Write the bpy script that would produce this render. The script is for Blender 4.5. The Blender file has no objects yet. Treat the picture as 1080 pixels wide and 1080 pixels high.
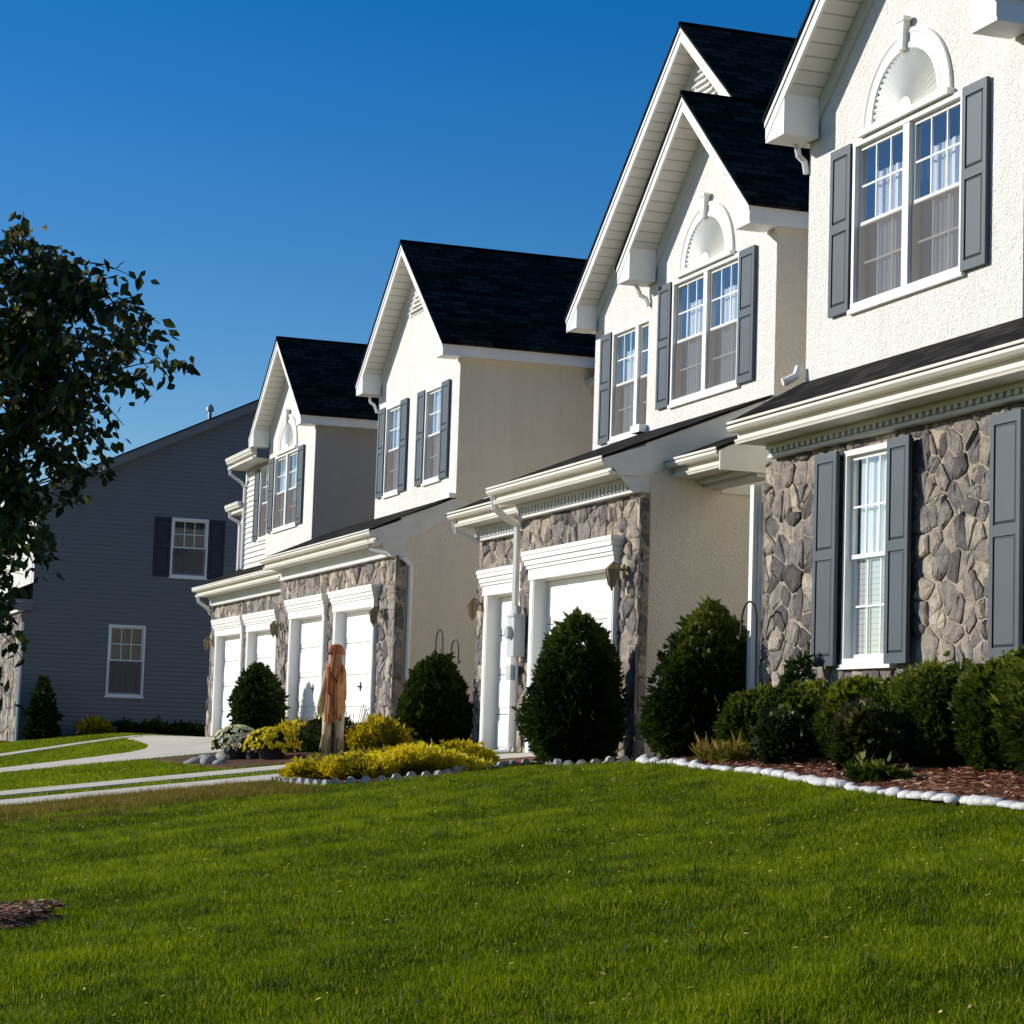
import bpy, bmesh, math, random
import numpy as np
from mathutils import Vector, Matrix
random.seed(7); RNG = np.random.default_rng(11)
SC = bpy.context.scene
COL = SC.collection

# ------------------------------------------------------------------ helpers
class MB:
    """collects polygons, then links them as ONE mesh object"""
    def __init__(s): s.v=[]; s.f=[]; s.uv=[]; s.a=[]; s.m=[]
    def poly(s, pts, uv=None, a=0.0, m=0):
        b=len(s.v); s.v.extend([tuple(p) for p in pts]); s.f.append(tuple(range(b,b+len(pts))))
        s.uv.append(uv); s.a.append(a); s.m.append(m)
    def quad(s, p, q, r, t, a=0.0, m=0):
        p,q,r,t=[Vector(x) for x in (p,q,r,t)]
        w=(q-p).length; h=(t-p).length
        s.poly((p,q,r,t), uv=((0,0),(w,0),(w,h),(0,h)), a=a, m=m)
    def box(s, x0,x1,y0,y1,z0,z1, a=0.0, m=0):
        P=lambda i,j,k:((x0,x1)[i],(y0,y1)[j],(z0,z1)[k])
        for q in (((0,0,0),(1,0,0),(1,0,1),(0,0,1)),((1,1,0),(0,1,0),(0,1,1),(1,1,1)),
                  ((0,1,0),(0,0,0),(0,0,1),(0,1,1)),((1,0,0),(1,1,0),(1,1,1),(1,0,1)),
                  ((0,0,1),(1,0,1),(1,1,1),(0,1,1)),((0,1,0),(1,1,0),(1,0,0),(0,0,0))):
            s.quad(*[P(*c) for c in q], a=a, m=m)
    def fbox(s, fr, u0,u1,z0,z1,d0,d1, a=0.0, m=0):
        P=lambda i,j,k: fr((u0,u1)[i],(z0,z1)[k],(d0,d1)[j])
        for q in (((0,1,0),(1,1,0),(1,1,1),(0,1,1)),((1,0,0),(0,0,0),(0,0,1),(1,0,1)),
                  ((0,0,0),(0,1,0),(0,1,1),(0,0,1)),((1,1,0),(1,0,0),(1,0,1),(1,1,1)),
                  ((0,1,1),(1,1,1),(1,0,1),(0,0,1)),((0,0,0),(1,0,0),(1,1,0),(0,1,0))):
            s.quad(*[P(*c) for c in q], a=a, m=m)
    def sweep(s, prof, x0, x1, m=0):
        """profile of (y,z) points extruded along X, closed loop with end caps"""
        n=len(prof)
        for i in range(n):
            (ya,za),(yb,zb)=prof[i],prof[(i+1)%n]
            s.quad((x0,ya,za),(x1,ya,za),(x1,yb,zb),(x0,yb,zb),m=m)
        s.poly([(x0,y,z) for y,z in prof][::-1],m=m); s.poly([(x1,y,z) for y,z in prof],m=m)
    def prism(s, pts_a, pts_b, m=0):
        n=len(pts_a)
        s.poly(list(pts_a)[::-1],m=m); s.poly(pts_b,m=m)
        for i in range(n):
            j=(i+1)%n; s.quad(pts_a[i],pts_a[j],pts_b[j],pts_b[i],m=m)
    def tube(s, path, r, n=8, cap=True, m=0, a=0.0):
        path=[Vector(p) for p in path]; k=len(path)
        rr=r if hasattr(r,'__len__') else [r]*k
        rings=[]; side=None
        for i,p in enumerate(path):
            d=(path[min(i+1,k-1)]-path[max(i-1,0)])
            d=d.normalized() if d.length>1e-9 else Vector((0,0,1))
            if side is None: side=d.orthogonal().normalized()
            else:
                side=(side-d*side.dot(d)); side=side.normalized() if side.length>1e-6 else d.orthogonal().normalized()
            o=d.cross(side)
            rings.append([p+(side*math.cos(2*math.pi*t/n)+o*math.sin(2*math.pi*t/n))*rr[i] for t in range(n)])
        for i in range(k-1):
            for t in range(n):
                u=(t+1)%n; s.poly((rings[i][t],rings[i][u],rings[i+1][u],rings[i+1][t]),m=m,a=a)
        if cap: s.poly(rings[0][::-1],m=m,a=a); s.poly(rings[-1],m=m,a=a)
    def lathe(s, c, prof, n=16, m=0, wob=0.0, ph=0.0, sx=1.0, sy=1.0):
        c=Vector(c); rings=[]
        for r,z in prof:
            rings.append([c+Vector((sx*r*(1+wob*math.sin(5*2*math.pi*t/n+ph)+wob*.6*math.sin(11*2*math.pi*t/n+2*ph))*math.cos(2*math.pi*t/n),
                                    sy*r*(1+wob*math.sin(5*2*math.pi*t/n+ph)+wob*.6*math.sin(11*2*math.pi*t/n+2*ph))*math.sin(2*math.pi*t/n),z)) for t in range(n)])
        for i in range(len(rings)-1):
            for t in range(n):
                u=(t+1)%n; s.poly((rings[i][t],rings[i][u],rings[i+1][u],rings[i+1][t]),m=m)
        s.poly(rings[0][::-1],m=m); s.poly(rings[-1],m=m)
    def build(s, name, mat, parent=None, smooth=False, attr=False, fix=True):
        org=world_of(parent) if parent else Vector((0,0,0))
        me=bpy.data.meshes.new(name)
        me.from_pydata([(v[0]-org.x,v[1]-org.y,v[2]-org.z) for v in s.v],[],s.f)
        if any(u is not None for u in s.uv):
            l=me.uv_layers.new(name='UVMap'); dat=[]
            for f,u in zip(s.f,s.uv):
                if u is None: dat.extend([0.0]*(2*len(f)))
                else:
                    for c in u: dat.extend(c)
            l.data.foreach_set('uv',dat)
        if attr:
            at=me.attributes.new('rnd','FLOAT','FACE'); at.data.foreach_set('value',s.a)
        for mm in (mat if isinstance(mat,(list,tuple)) else [mat]): me.materials.append(mm)
        if isinstance(mat,(list,tuple)): me.polygons.foreach_set('material_index',s.m)
        if fix or smooth:
            bm=bmesh.new(); bm.from_mesh(me)
            if smooth: bmesh.ops.remove_doubles(bm,verts=bm.verts,dist=1e-5)
            if fix: bmesh.ops.recalc_face_normals(bm,faces=bm.faces)
            bm.to_mesh(me); bm.free()
        if smooth: me.polygons.foreach_set('use_smooth',[True]*len(me.polygons))
        return link(name,me,parent)

def world_of(o):
    w=Vector((0,0,0))
    while o: w+=o.location; o=o.parent
    return w
def link(name, data, parent=None):
    o=bpy.data.objects.new(name,data); COL.objects.link(o)
    if parent: o.parent=parent
    return o
def tag(o,label,cat,group=None,kind=None):
    if label: o['label']=label
    if cat: o['category']=cat
    if group: o['group']=group
    if kind: o['kind']=kind
    return o
def thing(name,loc,label,cat,group=None):
    o=bpy.data.objects.new(name,None); COL.objects.link(o); o.location=loc; o.empty_display_size=.2
    return tag(o,label,cat,group)
def np_mesh(name, V, Fv, k, mat, parent=None, rnd=None, smooth=False):
    """V (n,3) float, Fv flat loop indices, k verts per face"""
    org=world_of(parent) if parent else Vector((0,0,0))
    V=V-np.array(org)
    me=bpy.data.meshes.new(name); nf=len(Fv)//k
    me.vertices.add(len(V)); me.vertices.foreach_set('co',V.astype(np.float32).ravel())
    me.loops.add(len(Fv)); me.loops.foreach_set('vertex_index',np.asarray(Fv,np.int32))
    me.polygons.add(nf); me.polygons.foreach_set('loop_start',np.arange(0,len(Fv),k,dtype=np.int32))
    me.polygons.foreach_set('loop_total',np.full(nf,k,np.int32))
    if smooth: me.polygons.foreach_set('use_smooth',np.ones(nf,bool))
    me.update(calc_edges=True)
    if rnd is not None:
        at=me.attributes.new('rnd','FLOAT','FACE'); at.data.foreach_set('value',np.asarray(rnd,np.float32))
    for mm in (mat if isinstance(mat,(list,tuple)) else [mat]): me.materials.append(mm)
    return link(name,me,parent)
def frame(o,u,n):
    o=Vector(o);u=Vector(u);n=Vector(n);z=Vector((0,0,1))
    return lambda a,h,d: o+u*a+z*h+n*d
def front(y): return frame((0,y,0),(1,0,0),(0,-1,0))     # u = world X, d = out towards the street
def side(x): return frame((x,0,0),(0,1,0),(1,0,0))       # u = world Y, d = out towards +X

# ------------------------------------------------------------------ ground height
SX=[-80,-36,-30,-27,-20,-12,-6,0,6,30]; SS=[.13,.14,.17,.19,.16,.118,.118,.118,.12,.125]
def g(x,y):
    x=np.asarray(x,float); y=np.asarray(y,float)
    s=np.interp(x,SX,SS); t=np.minimum(-y,16.)
    z=-s*np.where(t>0,np.sqrt(t*t+.16)-.4,0.)
    return z+.10*np.clip((x-1.)/3,0,1)*np.clip((14-x)/3,0,1)*np.clip((y+3.2)/1.6,0,1)
def gz(x,y): return float(g(x,y))

# ------------------------------------------------------------------ materials
def lin(c): return tuple(((v/255)/12.92 if v/255<=.04045 else ((v/255+.055)/1.055)**2.4) for v in c)
def new_mat(name):
    m=bpy.data.materials.new(name); m.use_nodes=True; nt=m.node_tree; nt.nodes.clear()
    out=nt.nodes.new('ShaderNodeOutputMaterial'); b=nt.nodes.new('ShaderNodeBsdfPrincipled')
    nt.links.new(b.outputs[0],out.inputs[0]); return m,nt,b,out
def N(nt,t,**kw):
    n=nt.nodes.new(t)
    for k,v in kw.items():
        if k in n.inputs.keys() if isinstance(k,str) else False: n.inputs[k].default_value=v
        else: setattr(n,k,v)
    return n
def ramp(nt,fac,stops):
    r=nt.nodes.new('ShaderNodeValToRGB'); nt.links.new(fac,r.inputs[0])
    while len(r.color_ramp.elements)<len(stops): r.color_ramp.elements.new(.5)
    for e,(p,c) in zip(r.color_ramp.elements,stops): e.position=p; e.color=(*c,1)
    return r.outputs[0]
def noise(nt,scale,detail=4,rough=.6,vec=None,dim=None):
    n=nt.nodes.new('ShaderNodeTexNoise'); n.inputs['Scale'].default_value=scale
    n.inputs['Detail'].default_value=detail; n.inputs['Roughness'].default_value=rough
    if vec is not None: nt.links.new(vec,n.inputs['Vector'])
    return n
def coords(nt,out='Object'):
    return nt.nodes.new('ShaderNodeTexCoord').outputs[out]
def bump(nt,b,h,strength,dist,prev=None):
    n=nt.nodes.new('ShaderNodeBump'); n.inputs['Strength'].default_value=strength; n.inputs['Distance'].default_value=dist
    nt.links.new(h,n.inputs['Height'])
    if prev is not None: nt.links.new(prev,n.inputs['Normal'])
    nt.links.new(n.outputs[0],b.inputs['Normal']); return n.outputs[0]
def mixc(nt,fac,a,b,mode='MIX'):
    n=nt.nodes.new('ShaderNodeMix'); n.data_type='RGBA'; n.blend_type=mode
    for sock,val in ((n.inputs[0],fac),(n.inputs[6],a),(n.inputs[7],b)):
        if hasattr(val,'is_linked'): nt.links.new(val,sock)
        else: sock.default_value=val if isinstance(val,float) else (*val,1)
    return n.outputs[2]

def m_paint(name,col,rough=.45,var=.08,spec=.4,bmp=0.0):
    m,nt,b,o=new_mat(name); c=coords(nt)
    n=noise(nt,2.2,6,.65,c); d=tuple(v*(1-2*var) for v in col); u=tuple(min(1,v*(1+var)) for v in col)
    nt.links.new(ramp(nt,n.outputs[0],[(.3,d),(.7,u)]),b.inputs['Base Color'])
    b.inputs['Roughness'].default_value=rough; b.inputs['Specular IOR Level'].default_value=spec
    if bmp: bump(nt,b,noise(nt,60,2,.5,c).outputs[0],bmp,.003)
    return m
def m_stucco(name,col,pebble):
    m,nt,b,o=new_mat(name); c=coords(nt)
    n1=noise(nt,.9,5,.6,c); n2=noise(nt,34,4,.7,c)
    vo=nt.nodes.new('ShaderNodeTexVoronoi'); vo.inputs['Scale'].default_value=46; nt.links.new(c,vo.inputs['Vector'])
    base=ramp(nt,n1.outputs[0],[(.25,tuple(v*.93 for v in col)),(.75,col)])
    mp=nt.nodes.new('ShaderNodeMapping'); mp.inputs['Scale'].default_value=(2.2,2.2,.22); nt.links.new(c,mp.inputs['Vector']); st=noise(nt,1.6,6,.7,mp.outputs[0])
    base=mixc(nt,1.0,base,ramp(nt,st.outputs[0],[(.32,(.94,.93,.915)),(.55,(1,1,1))]),'MULTIPLY')
    spk=ramp(nt,n2.outputs[0],[(.30,(.50,.48,.45)),(.42,(1,1,1))])
    nt.links.new(mixc(nt,pebble,base,mixc(nt,1.0,base,spk,'MULTIPLY')),b.inputs['Base Color'])
    b.inputs['Roughness'].default_value=.95; b.inputs['Specular IOR Level'].default_value=.15
    n3=noise(nt,13,3,.6,c); p=bump(nt,b,vo.outputs['Distance'],.6,.014); p=bump(nt,b,n3.outputs[0],.5,.025,p); bump(nt,b,n2.outputs[0],.8,.024,p)
    return m
def m_stone():
    m,nt,b,o=new_mat('fieldstone'); c=coords(nt)
    at=nt.nodes.new('ShaderNodeAttribute'); at.attribute_name='rnd'
    base=ramp(nt,at.outputs['Fac'],[(0,(.155,.138,.135)),(.2,(.27,.245,.24)),(.42,(.43,.37,.315)),(.62,(.33,.30,.295)),(.82,(.53,.455,.37)),(1,(.64,.57,.46))])
    n=noise(nt,9,8,.7,c); n2=noise(nt,2.5,3,.5,c)
    sh=ramp(nt,n.outputs[0],[(.3,(.42,.40,.40)),(.5,(.95,.93,.9)),(.7,(1.4,1.33,1.2))])
    nt.links.new(mixc(nt,1.0,base,sh,'MULTIPLY'),b.inputs['Base Color'])
    b.inputs['Roughness'].default_value=.9; b.inputs['Specular IOR Level'].default_value=.2
    p=bump(nt,b,n.outputs[0],1.0,.07); bump(nt,b,noise(nt,38,5,.75,c).outputs[0],.9,.018,p)
    return m
def m_shingle():
    m,nt,b,o=new_mat('charcoal_shingle'); uv=coords(nt,'UV')
    br=nt.nodes.new('ShaderNodeTexBrick'); nt.links.new(uv,br.inputs['Vector'])
    br.inputs['Scale'].default_value=1; br.inputs['Brick Width'].default_value=.30; br.inputs['Row Height'].default_value=.14
    br.inputs['Mortar Size'].default_value=.012; br.inputs['Color1'].default_value=(.013,.011,.009,1); br.inputs['Color2'].default_value=(.054,.046,.038,1); br.inputs['Mortar'].default_value=(.003,.003,.004,1)
    br.inputs['Bias'].default_value=-.2
    n=noise(nt,120,3,.7,uv); n2=noise(nt,1.1,4,.6,uv)
    c=mixc(nt,1.0,br.outputs['Color'],ramp(nt,n.outputs[0],[(.3,(.6,.6,.6)),(.7,(1.5,1.5,1.5))]),'MULTIPLY')
    c=mixc(nt,1.0,c,ramp(nt,n2.outputs[0],[(.3,(.75,.75,.75)),(.7,(1.2,1.2,1.25))]),'MULTIPLY')
    nt.links.new(c,b.inputs['Base Color']); b.inputs['Roughness'].default_value=.97; b.inputs['Specular IOR Level'].default_value=.06
    sp=nt.nodes.new('ShaderNodeSeparateXYZ'); nt.links.new(uv,sp.inputs[0])
    dv=nt.nodes.new('ShaderNodeMath'); dv.operation='DIVIDE'; nt.links.new(sp.outputs['Y'],dv.inputs[0]); dv.inputs[1].default_value=.14
    fr=nt.nodes.new('ShaderNodeMath'); fr.operation='FRACT'; nt.links.new(dv.outputs[0],fr.inputs[0])
    p=bump(nt,b,fr.outputs[0],.8,-.02); bump(nt,b,br.outputs['Fac'],.5,-.008,p)
    return m
def m_lines(name,col,pitch,axis,depth=.012,dark=.55):
    """vinyl soffit: fine grooves along one UV axis"""
    m,nt,b,o=new_mat(name); uv=coords(nt,'UV')
    sp=nt.nodes.new('ShaderNodeSeparateXYZ'); nt.links.new(uv,sp.inputs[0])
    dv=nt.nodes.new('ShaderNodeMath'); dv.operation='DIVIDE'; nt.links.new(sp.outputs[axis],dv.inputs[0]); dv.inputs[1].default_value=pitch
    fr=nt.nodes.new('ShaderNodeMath'); fr.operation='FRACT'; nt.links.new(dv.outputs[0],fr.inputs[0])
    c=ramp(nt,fr.outputs[0],[(0,tuple(v*dark for v in col)),(.09,tuple(v*dark for v in col)),(.13,col),(1,tuple(v*.96 for v in col))])
    nt.links.new(c,b.inputs['Base Color']); b.inputs['Roughness'].default_value=.55
    bump(nt,b,fr.outputs[0],.5,depth); return m
def m_foliage(name,stops,trans=.25,rough=.55,spec=.3,glint=False):
    m,nt,b,o=new_mat(name)
    at=nt.nodes.new('ShaderNodeAttribute'); at.attribute_name='rnd'
    c=ramp(nt,at.outputs['Fac'],stops); nt.links.new(c,b.inputs['Base Color'])
    b.inputs['Roughness'].default_value=max(rough,.62); b.inputs['Specular IOR Level'].default_value=min(spec,.2)
    t=nt.nodes.new('ShaderNodeBsdfTranslucent'); nt.links.new(mixc(nt,1.0,c,(1.0,1.1,.55),'MULTIPLY'),t.inputs[0])
    mx=nt.nodes.new('ShaderNodeMixShader'); mx.inputs[0].default_value=trans
    nt.links.new(b.outputs[0],mx.inputs[1]); nt.links.new(t.outputs[0],mx.inputs[2]); nt.links.new(mx.outputs[0],o.inputs[0]); return m
def m_glass():
    m,nt,b,o=new_mat('window_glass'); nt.nodes.remove(b)
    gl=nt.nodes.new('ShaderNodeBsdfGlossy'); gl.inputs['Roughness'].default_value=.015; gl.inputs[0].default_value=(.95,.98,1,1)
    tr=nt.nodes.new('ShaderNodeBsdfTransparent'); tr.inputs[0].default_value=(.90,.93,.95,1)
    lw=nt.nodes.new('ShaderNodeLayerWeight'); lw.inputs['Blend'].default_value=.5
    pw=nt.nodes.new('ShaderNodeMath'); pw.operation='POWER'; nt.links.new(lw.outputs['Facing'],pw.inputs[0]); pw.inputs[1].default_value=2.3
    fr=nt.nodes.new('ShaderNodeMath'); fr.operation='MULTIPLY_ADD'; nt.links.new(pw.outputs[0],fr.inputs[0]); fr.inputs[1].default_value=.90; fr.inputs[2].default_value=.05; fr.use_clamp=True
    n=noise(nt,1.3,1,.4,coords(nt)); bp=nt.nodes.new('ShaderNodeBump'); bp.inputs['Strength'].default_value=.03; bp.inputs['Distance'].default_value=.05
    nt.links.new(n.outputs[0],bp.inputs['Height']); nt.links.new(bp.outputs[0],gl.inputs['Normal'])
    mx=nt.nodes.new('ShaderNodeMixShader'); nt.links.new(fr.outputs[0],mx.inputs[0]); nt.links.new(tr.outputs[0],mx.inputs[1]); nt.links.new(gl.outputs[0],mx.inputs[2])
    nt.links.new(mx.outputs[0],o.inputs[0]); return m
def m_screen():
    m,nt,b,o=new_mat('insect_screen'); b.inputs['Base Color'].default_value=(.15,.132,.12,1); b.inputs['Roughness'].default_value=.9
    tr=nt.nodes.new('ShaderNodeBsdfTransparent'); mx=nt.nodes.new('ShaderNodeMixShader'); mx.inputs[0].default_value=.55
    nt.links.new(tr.outputs[0],mx.inputs[1]); nt.links.new(b.outputs[0],mx.inputs[2]); nt.links.new(mx.outputs[0],o.inputs[0]); return m
def m_ground():
    m,nt,b,o=new_mat('lawn_soil'); c=coords(nt)
    n1=noise(nt,.55,6,.65,c); n2=noise(nt,14,6,.75,c); n3=noise(nt,90,3,.7,c)
    a=ramp(nt,n1.outputs[0],[(.3,(.040,.058,.003)),(.52,(.070,.088,.005)),(.72,(.105,.105,.012))])
    d=ramp(nt,n2.outputs[0],[(.28,(.45,.5,.35)),(.55,(1,1,1)),(.8,(1.5,1.4,1.1))])
    e=ramp(nt,n3.outputs[0],[(.3,(.5,.5,.5)),(.7,(1.4,1.4,1.4))])
    nt.links.new(mixc(nt,1.0,mixc(nt,1.0,a,d,'MULTIPLY'),e,'MULTIPLY'),b.inputs['Base Color']); b.inputs['Roughness'].default_value=1; b.inputs['Specular IOR Level'].default_value=.05
    p=bump(nt,b,n2.outputs[0],.8,.06); bump(nt,b,n3.outputs[0],1,.03,p); return m
def m_rough(name,stops,s1,s2,bd=.02,rough=.95):
    m,nt,b,o=new_mat(name); c=coords(nt)
    n1=noise(nt,s1,6,.7,c); n2=noise(nt,s2,5,.75,c)
    a=ramp(nt,n1.outputs[0],stops); d=ramp(nt,n2.outputs[0],[(.28,(.55,.55,.55)),(.55,(1,1,1)),(.8,(1.35,1.35,1.35))])
    nt.links.new(mixc(nt,1.0,a,d,'MULTIPLY'),b.inputs['Base Color']); b.inputs['Roughness'].default_value=rough; b.inputs['Specular IOR Level'].default_value=.15
    bump(nt,b,n2.outputs[0],.8,bd); return m
def m_attr(name,stops,rough=.8):
    m,nt,b,o=new_mat(name); at=nt.nodes.new('ShaderNodeAttribute'); at.attribute_name='rnd'
    c=ramp(nt,at.outputs['Fac'],stops); n=noise(nt,40,4,.7,coords(nt))
    nt.links.new(mixc(nt,1.0,c,ramp(nt,n.outputs[0],[(.3,(.7,.7,.7)),(.7,(1.2,1.2,1.2))]),'MULTIPLY'),b.inputs['Base Color']); b.inputs['Roughness'].default_value=rough; return m

M=dict(
 stucco=m_stucco('pebbled_stucco',(.90,.872,.812),.8), stucco2=m_stucco('smooth_stucco',(.83,.755,.63),.2), stucco3=m_stucco('shaded_stucco',(.42,.40,.385),.2),  # stucco3: darkened stucco, the side wall's lack of bounced light is in its colour
 trim=m_paint('white_trim',(.86,.845,.80),.42,.04), cream=m_paint('cream_trim',(.72,.68,.585),.5,.05), fascia=m_paint('frieze_paint',(.64,.635,.61),.5,.05),
 soffit=m_lines('vinyl_soffit',(.74,.70,.62),.16,'X'), stone=m_stone(), mortar=m_rough('mortar',[(.3,(.32,.27,.195)),(.7,(.50,.425,.315))],5,50,.01),
 shingle=m_shingle(), shutter=m_paint('slate_shutter',(.052,.068,.083),.45,.07,.35), shutter_dark=m_paint('navy_shutter',(.022,.025,.04),.5,.07,.3), door=m_paint('garage_white',(.88,.865,.82),.4,.03),
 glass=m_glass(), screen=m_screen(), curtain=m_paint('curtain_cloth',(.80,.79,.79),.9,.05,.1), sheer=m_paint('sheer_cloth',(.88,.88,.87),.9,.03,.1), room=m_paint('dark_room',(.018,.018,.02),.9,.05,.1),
 blind=m_lines('slatted_blind',(.62,.60,.56),.05,'Y',.01,.45), beige_curtain=m_paint('beige_curtain',(.11,.095,.06),.9,.1,.1),
 brass=m_paint('aged_brass',(.22,.145,.055),.35,.2,.6), lamp_glass=m_paint('lantern_glass',(.30,.26,.17),.15,.1,.6), metal=m_paint('grey_metal',(.52,.53,.54),.4,.08,.5), iron=m_paint('black_iron',(.03,.03,.03),.5,.1), galv=m_paint('galvanised',(.45,.46,.47),.35,.1,.6),
 siding=m_paint('vinyl_siding',(.185,.182,.18),.5,.04,.3), siding_white=m_paint('pale_siding',(.68,.65,.60),.5,.04,.3),  # siding: darkened, the deep shade on the far gable side is put into its colour
 ground=m_ground(), concrete=m_rough('concrete',[(.3,(.62,.56,.45)),(.7,(.76,.69,.565))],1.4,60,.006,.9), 
 mulch=m_rough('red_mulch',[(.3,(.15,.062,.033)),(.6,(.30,.12,.06)),(.8,(.42,.21,.12))],7,38,.05), dirt=m_rough('bare_dirt',[(.3,(.10,.05,.028)),(.7,(.22,.115,.065))],5,40,.04),
 chip=m_attr('mulch_chip',[(0,(.14,.05,.028)),(.5,(.40,.155,.08)),(.8,(.52,.27,.14)),(1,(.62,.45,.28))]),
 edging=m_rough('painted_edging',[(.32,(.42,.39,.33)),(.48,(.68,.66,.61)),(.7,(.82,.80,.76))],9,50,.012,.8), edging_grey=m_rough('grey_edging',[(.3,(.42,.40,.37)),(.7,(.66,.63,.58))],9,50,.01,.9),
 rock=m_rough('pale_rock',[(.3,(.22,.21,.20)),(.7,(.50,.48,.45))],5,40,.02), bark=m_rough('grey_bark',[(.3,(.06,.05,.04)),(.7,(.15,.13,.11))],12,60,.01), pot=m_paint('dark_pot',(.03,.028,.026),.6,.1),
 grass=m_foliage('grass_blade',[(0,(.050,.085,.001)),(.35,(.175,.225,.002)),(.7,(.325,.37,.003)),(.9,(.42,.42,.008)),(.955,(.50,.43,.05)),(1,(.70,.62,.16))],.40,.6,.10),
 litter=m_attr('leaf_litter',[(0,(.30,.22,.03)),(.5,(.62,.52,.07)),(.8,(.62,.56,.12)),(1,(.38,.20,.08))]), tuft=m_foliage('weed_blade',[(0,(.035,.060,.004)),(.5,(.085,.125,.006)),(1,(.18,.21,.02))],.35),
 drygrass=m_foliage('dry_grass_blade',[(0,(.07,.08,.008)),(.35,(.20,.15,.022)),(.75,(.33,.20,.05)),(1,(.45,.32,.10))],.35,.6,.2),
 arbor=m_foliage('arborvitae',[(0,(.012,.021,.005)),(.4,(.034,.056,.009)),(.75,(.080,.110,.016)),(1,(.16,.17,.03))],.2,.6,.25),
 hedge=m_foliage('hedge_leaf',[(0,(.018,.030,.006)),(.4,(.050,.072,.010)),(.7,(.105,.130,.016)),(1,(.22,.23,.03))],.3,.55,.3),
 broad=m_foliage('broad_leaf',[(0,(.02,.03,.008)),(.5,(.05,.065,.016)),(.85,(.11,.085,.03)),(1,(.16,.15,.06))],.2,.35,.5),
 gold=m_foliage('gold_leaf',[(0,(.17,.14,.008)),(.3,(.48,.36,.012)),(.7,(.74,.55,.018)),(1,(.85,.68,.04))],.4,.55,.2),
 tree_leaf=m_foliage('tree_leaf',[(0,(.022,.028,.007)),(.5,(.065,.075,.018)),(.85,(.15,.145,.05)),(1,(.17,.10,.05))],.25,.40,.35),
 whitepetal=m_foliage('white_petal',[(0,(.92,.87,.78)),(.6,(.95,.91,.84)),(1,(.80,.60,.55))],.5), yellowpetal=m_foliage('yellow_petal',[(0,(.80,.60,.01)),(1,(.90,.76,.03))],.4), pinkpetal=m_attr('pink_petal',[(0,(.55,.30,.28)),(.5,(.70,.55,.52)),(1,(.30,.06,.05))]),
 burlap=m_rough('orange_burlap',[(.3,(.50,.23,.095)),(.7,(.74,.40,.19))],6,60,.01), redstraw=m_foliage('red_straw',[(0,(.32,.10,.04)),(.6,(.58,.24,.10)),(1,(.72,.42,.20))],.35), straw=m_foliage('straw',[(0,(.36,.23,.10)),(.5,(.58,.42,.21)),(1,(.74,.60,.36))],.4), redcloth=m_rough('red_cloth',[(.3,(.36,.09,.04)),(.7,(.55,.19,.08))],8,60,.01), tancloth=m_rough('tan_cloth',[(.3,(.56,.40,.25)),(.7,(.76,.60,.41))],8,60,.01),
)

# ------------------------------------------------------------------ building pieces
def wall_holes(mb, fr, u0,u1,z0,z1, holes, depth=.16):
    us=sorted({u0,u1,*[h[0] for h in holes],*[h[1] for h in holes]}); zs=sorted({z0,z1,*[h[2] for h in holes],*[h[3] for h in holes]})
    for a,b in zip(us,us[1:]):
        for c,d in zip(zs,zs[1:]):
            cu,cz=(a+b)/2,(c+d)/2
            if any(h[0]<cu<h[1] and h[2]<cz<h[3] for h in holes): continue
            mb.quad(fr(a,c,0),fr(b,c,0),fr(b,d,0),fr(a,d,0))
    for h in holes:
        a,b,c,d=h[:4]
        mb.quad(fr(a,c,0),fr(a,d,0),fr(a,d,-depth),fr(a,c,-depth)); mb.quad(fr(b,d,0),fr(b,c,0),fr(b,c,-depth),fr(b,d,-depth))
        mb.quad(fr(a,d,0),fr(b,d,0),fr(b,d,-depth),fr(a,d,-depth)); mb.quad(fr(b,c,0),fr(a,c,0),fr(a,c,-depth),fr(b,c,-depth))

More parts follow.
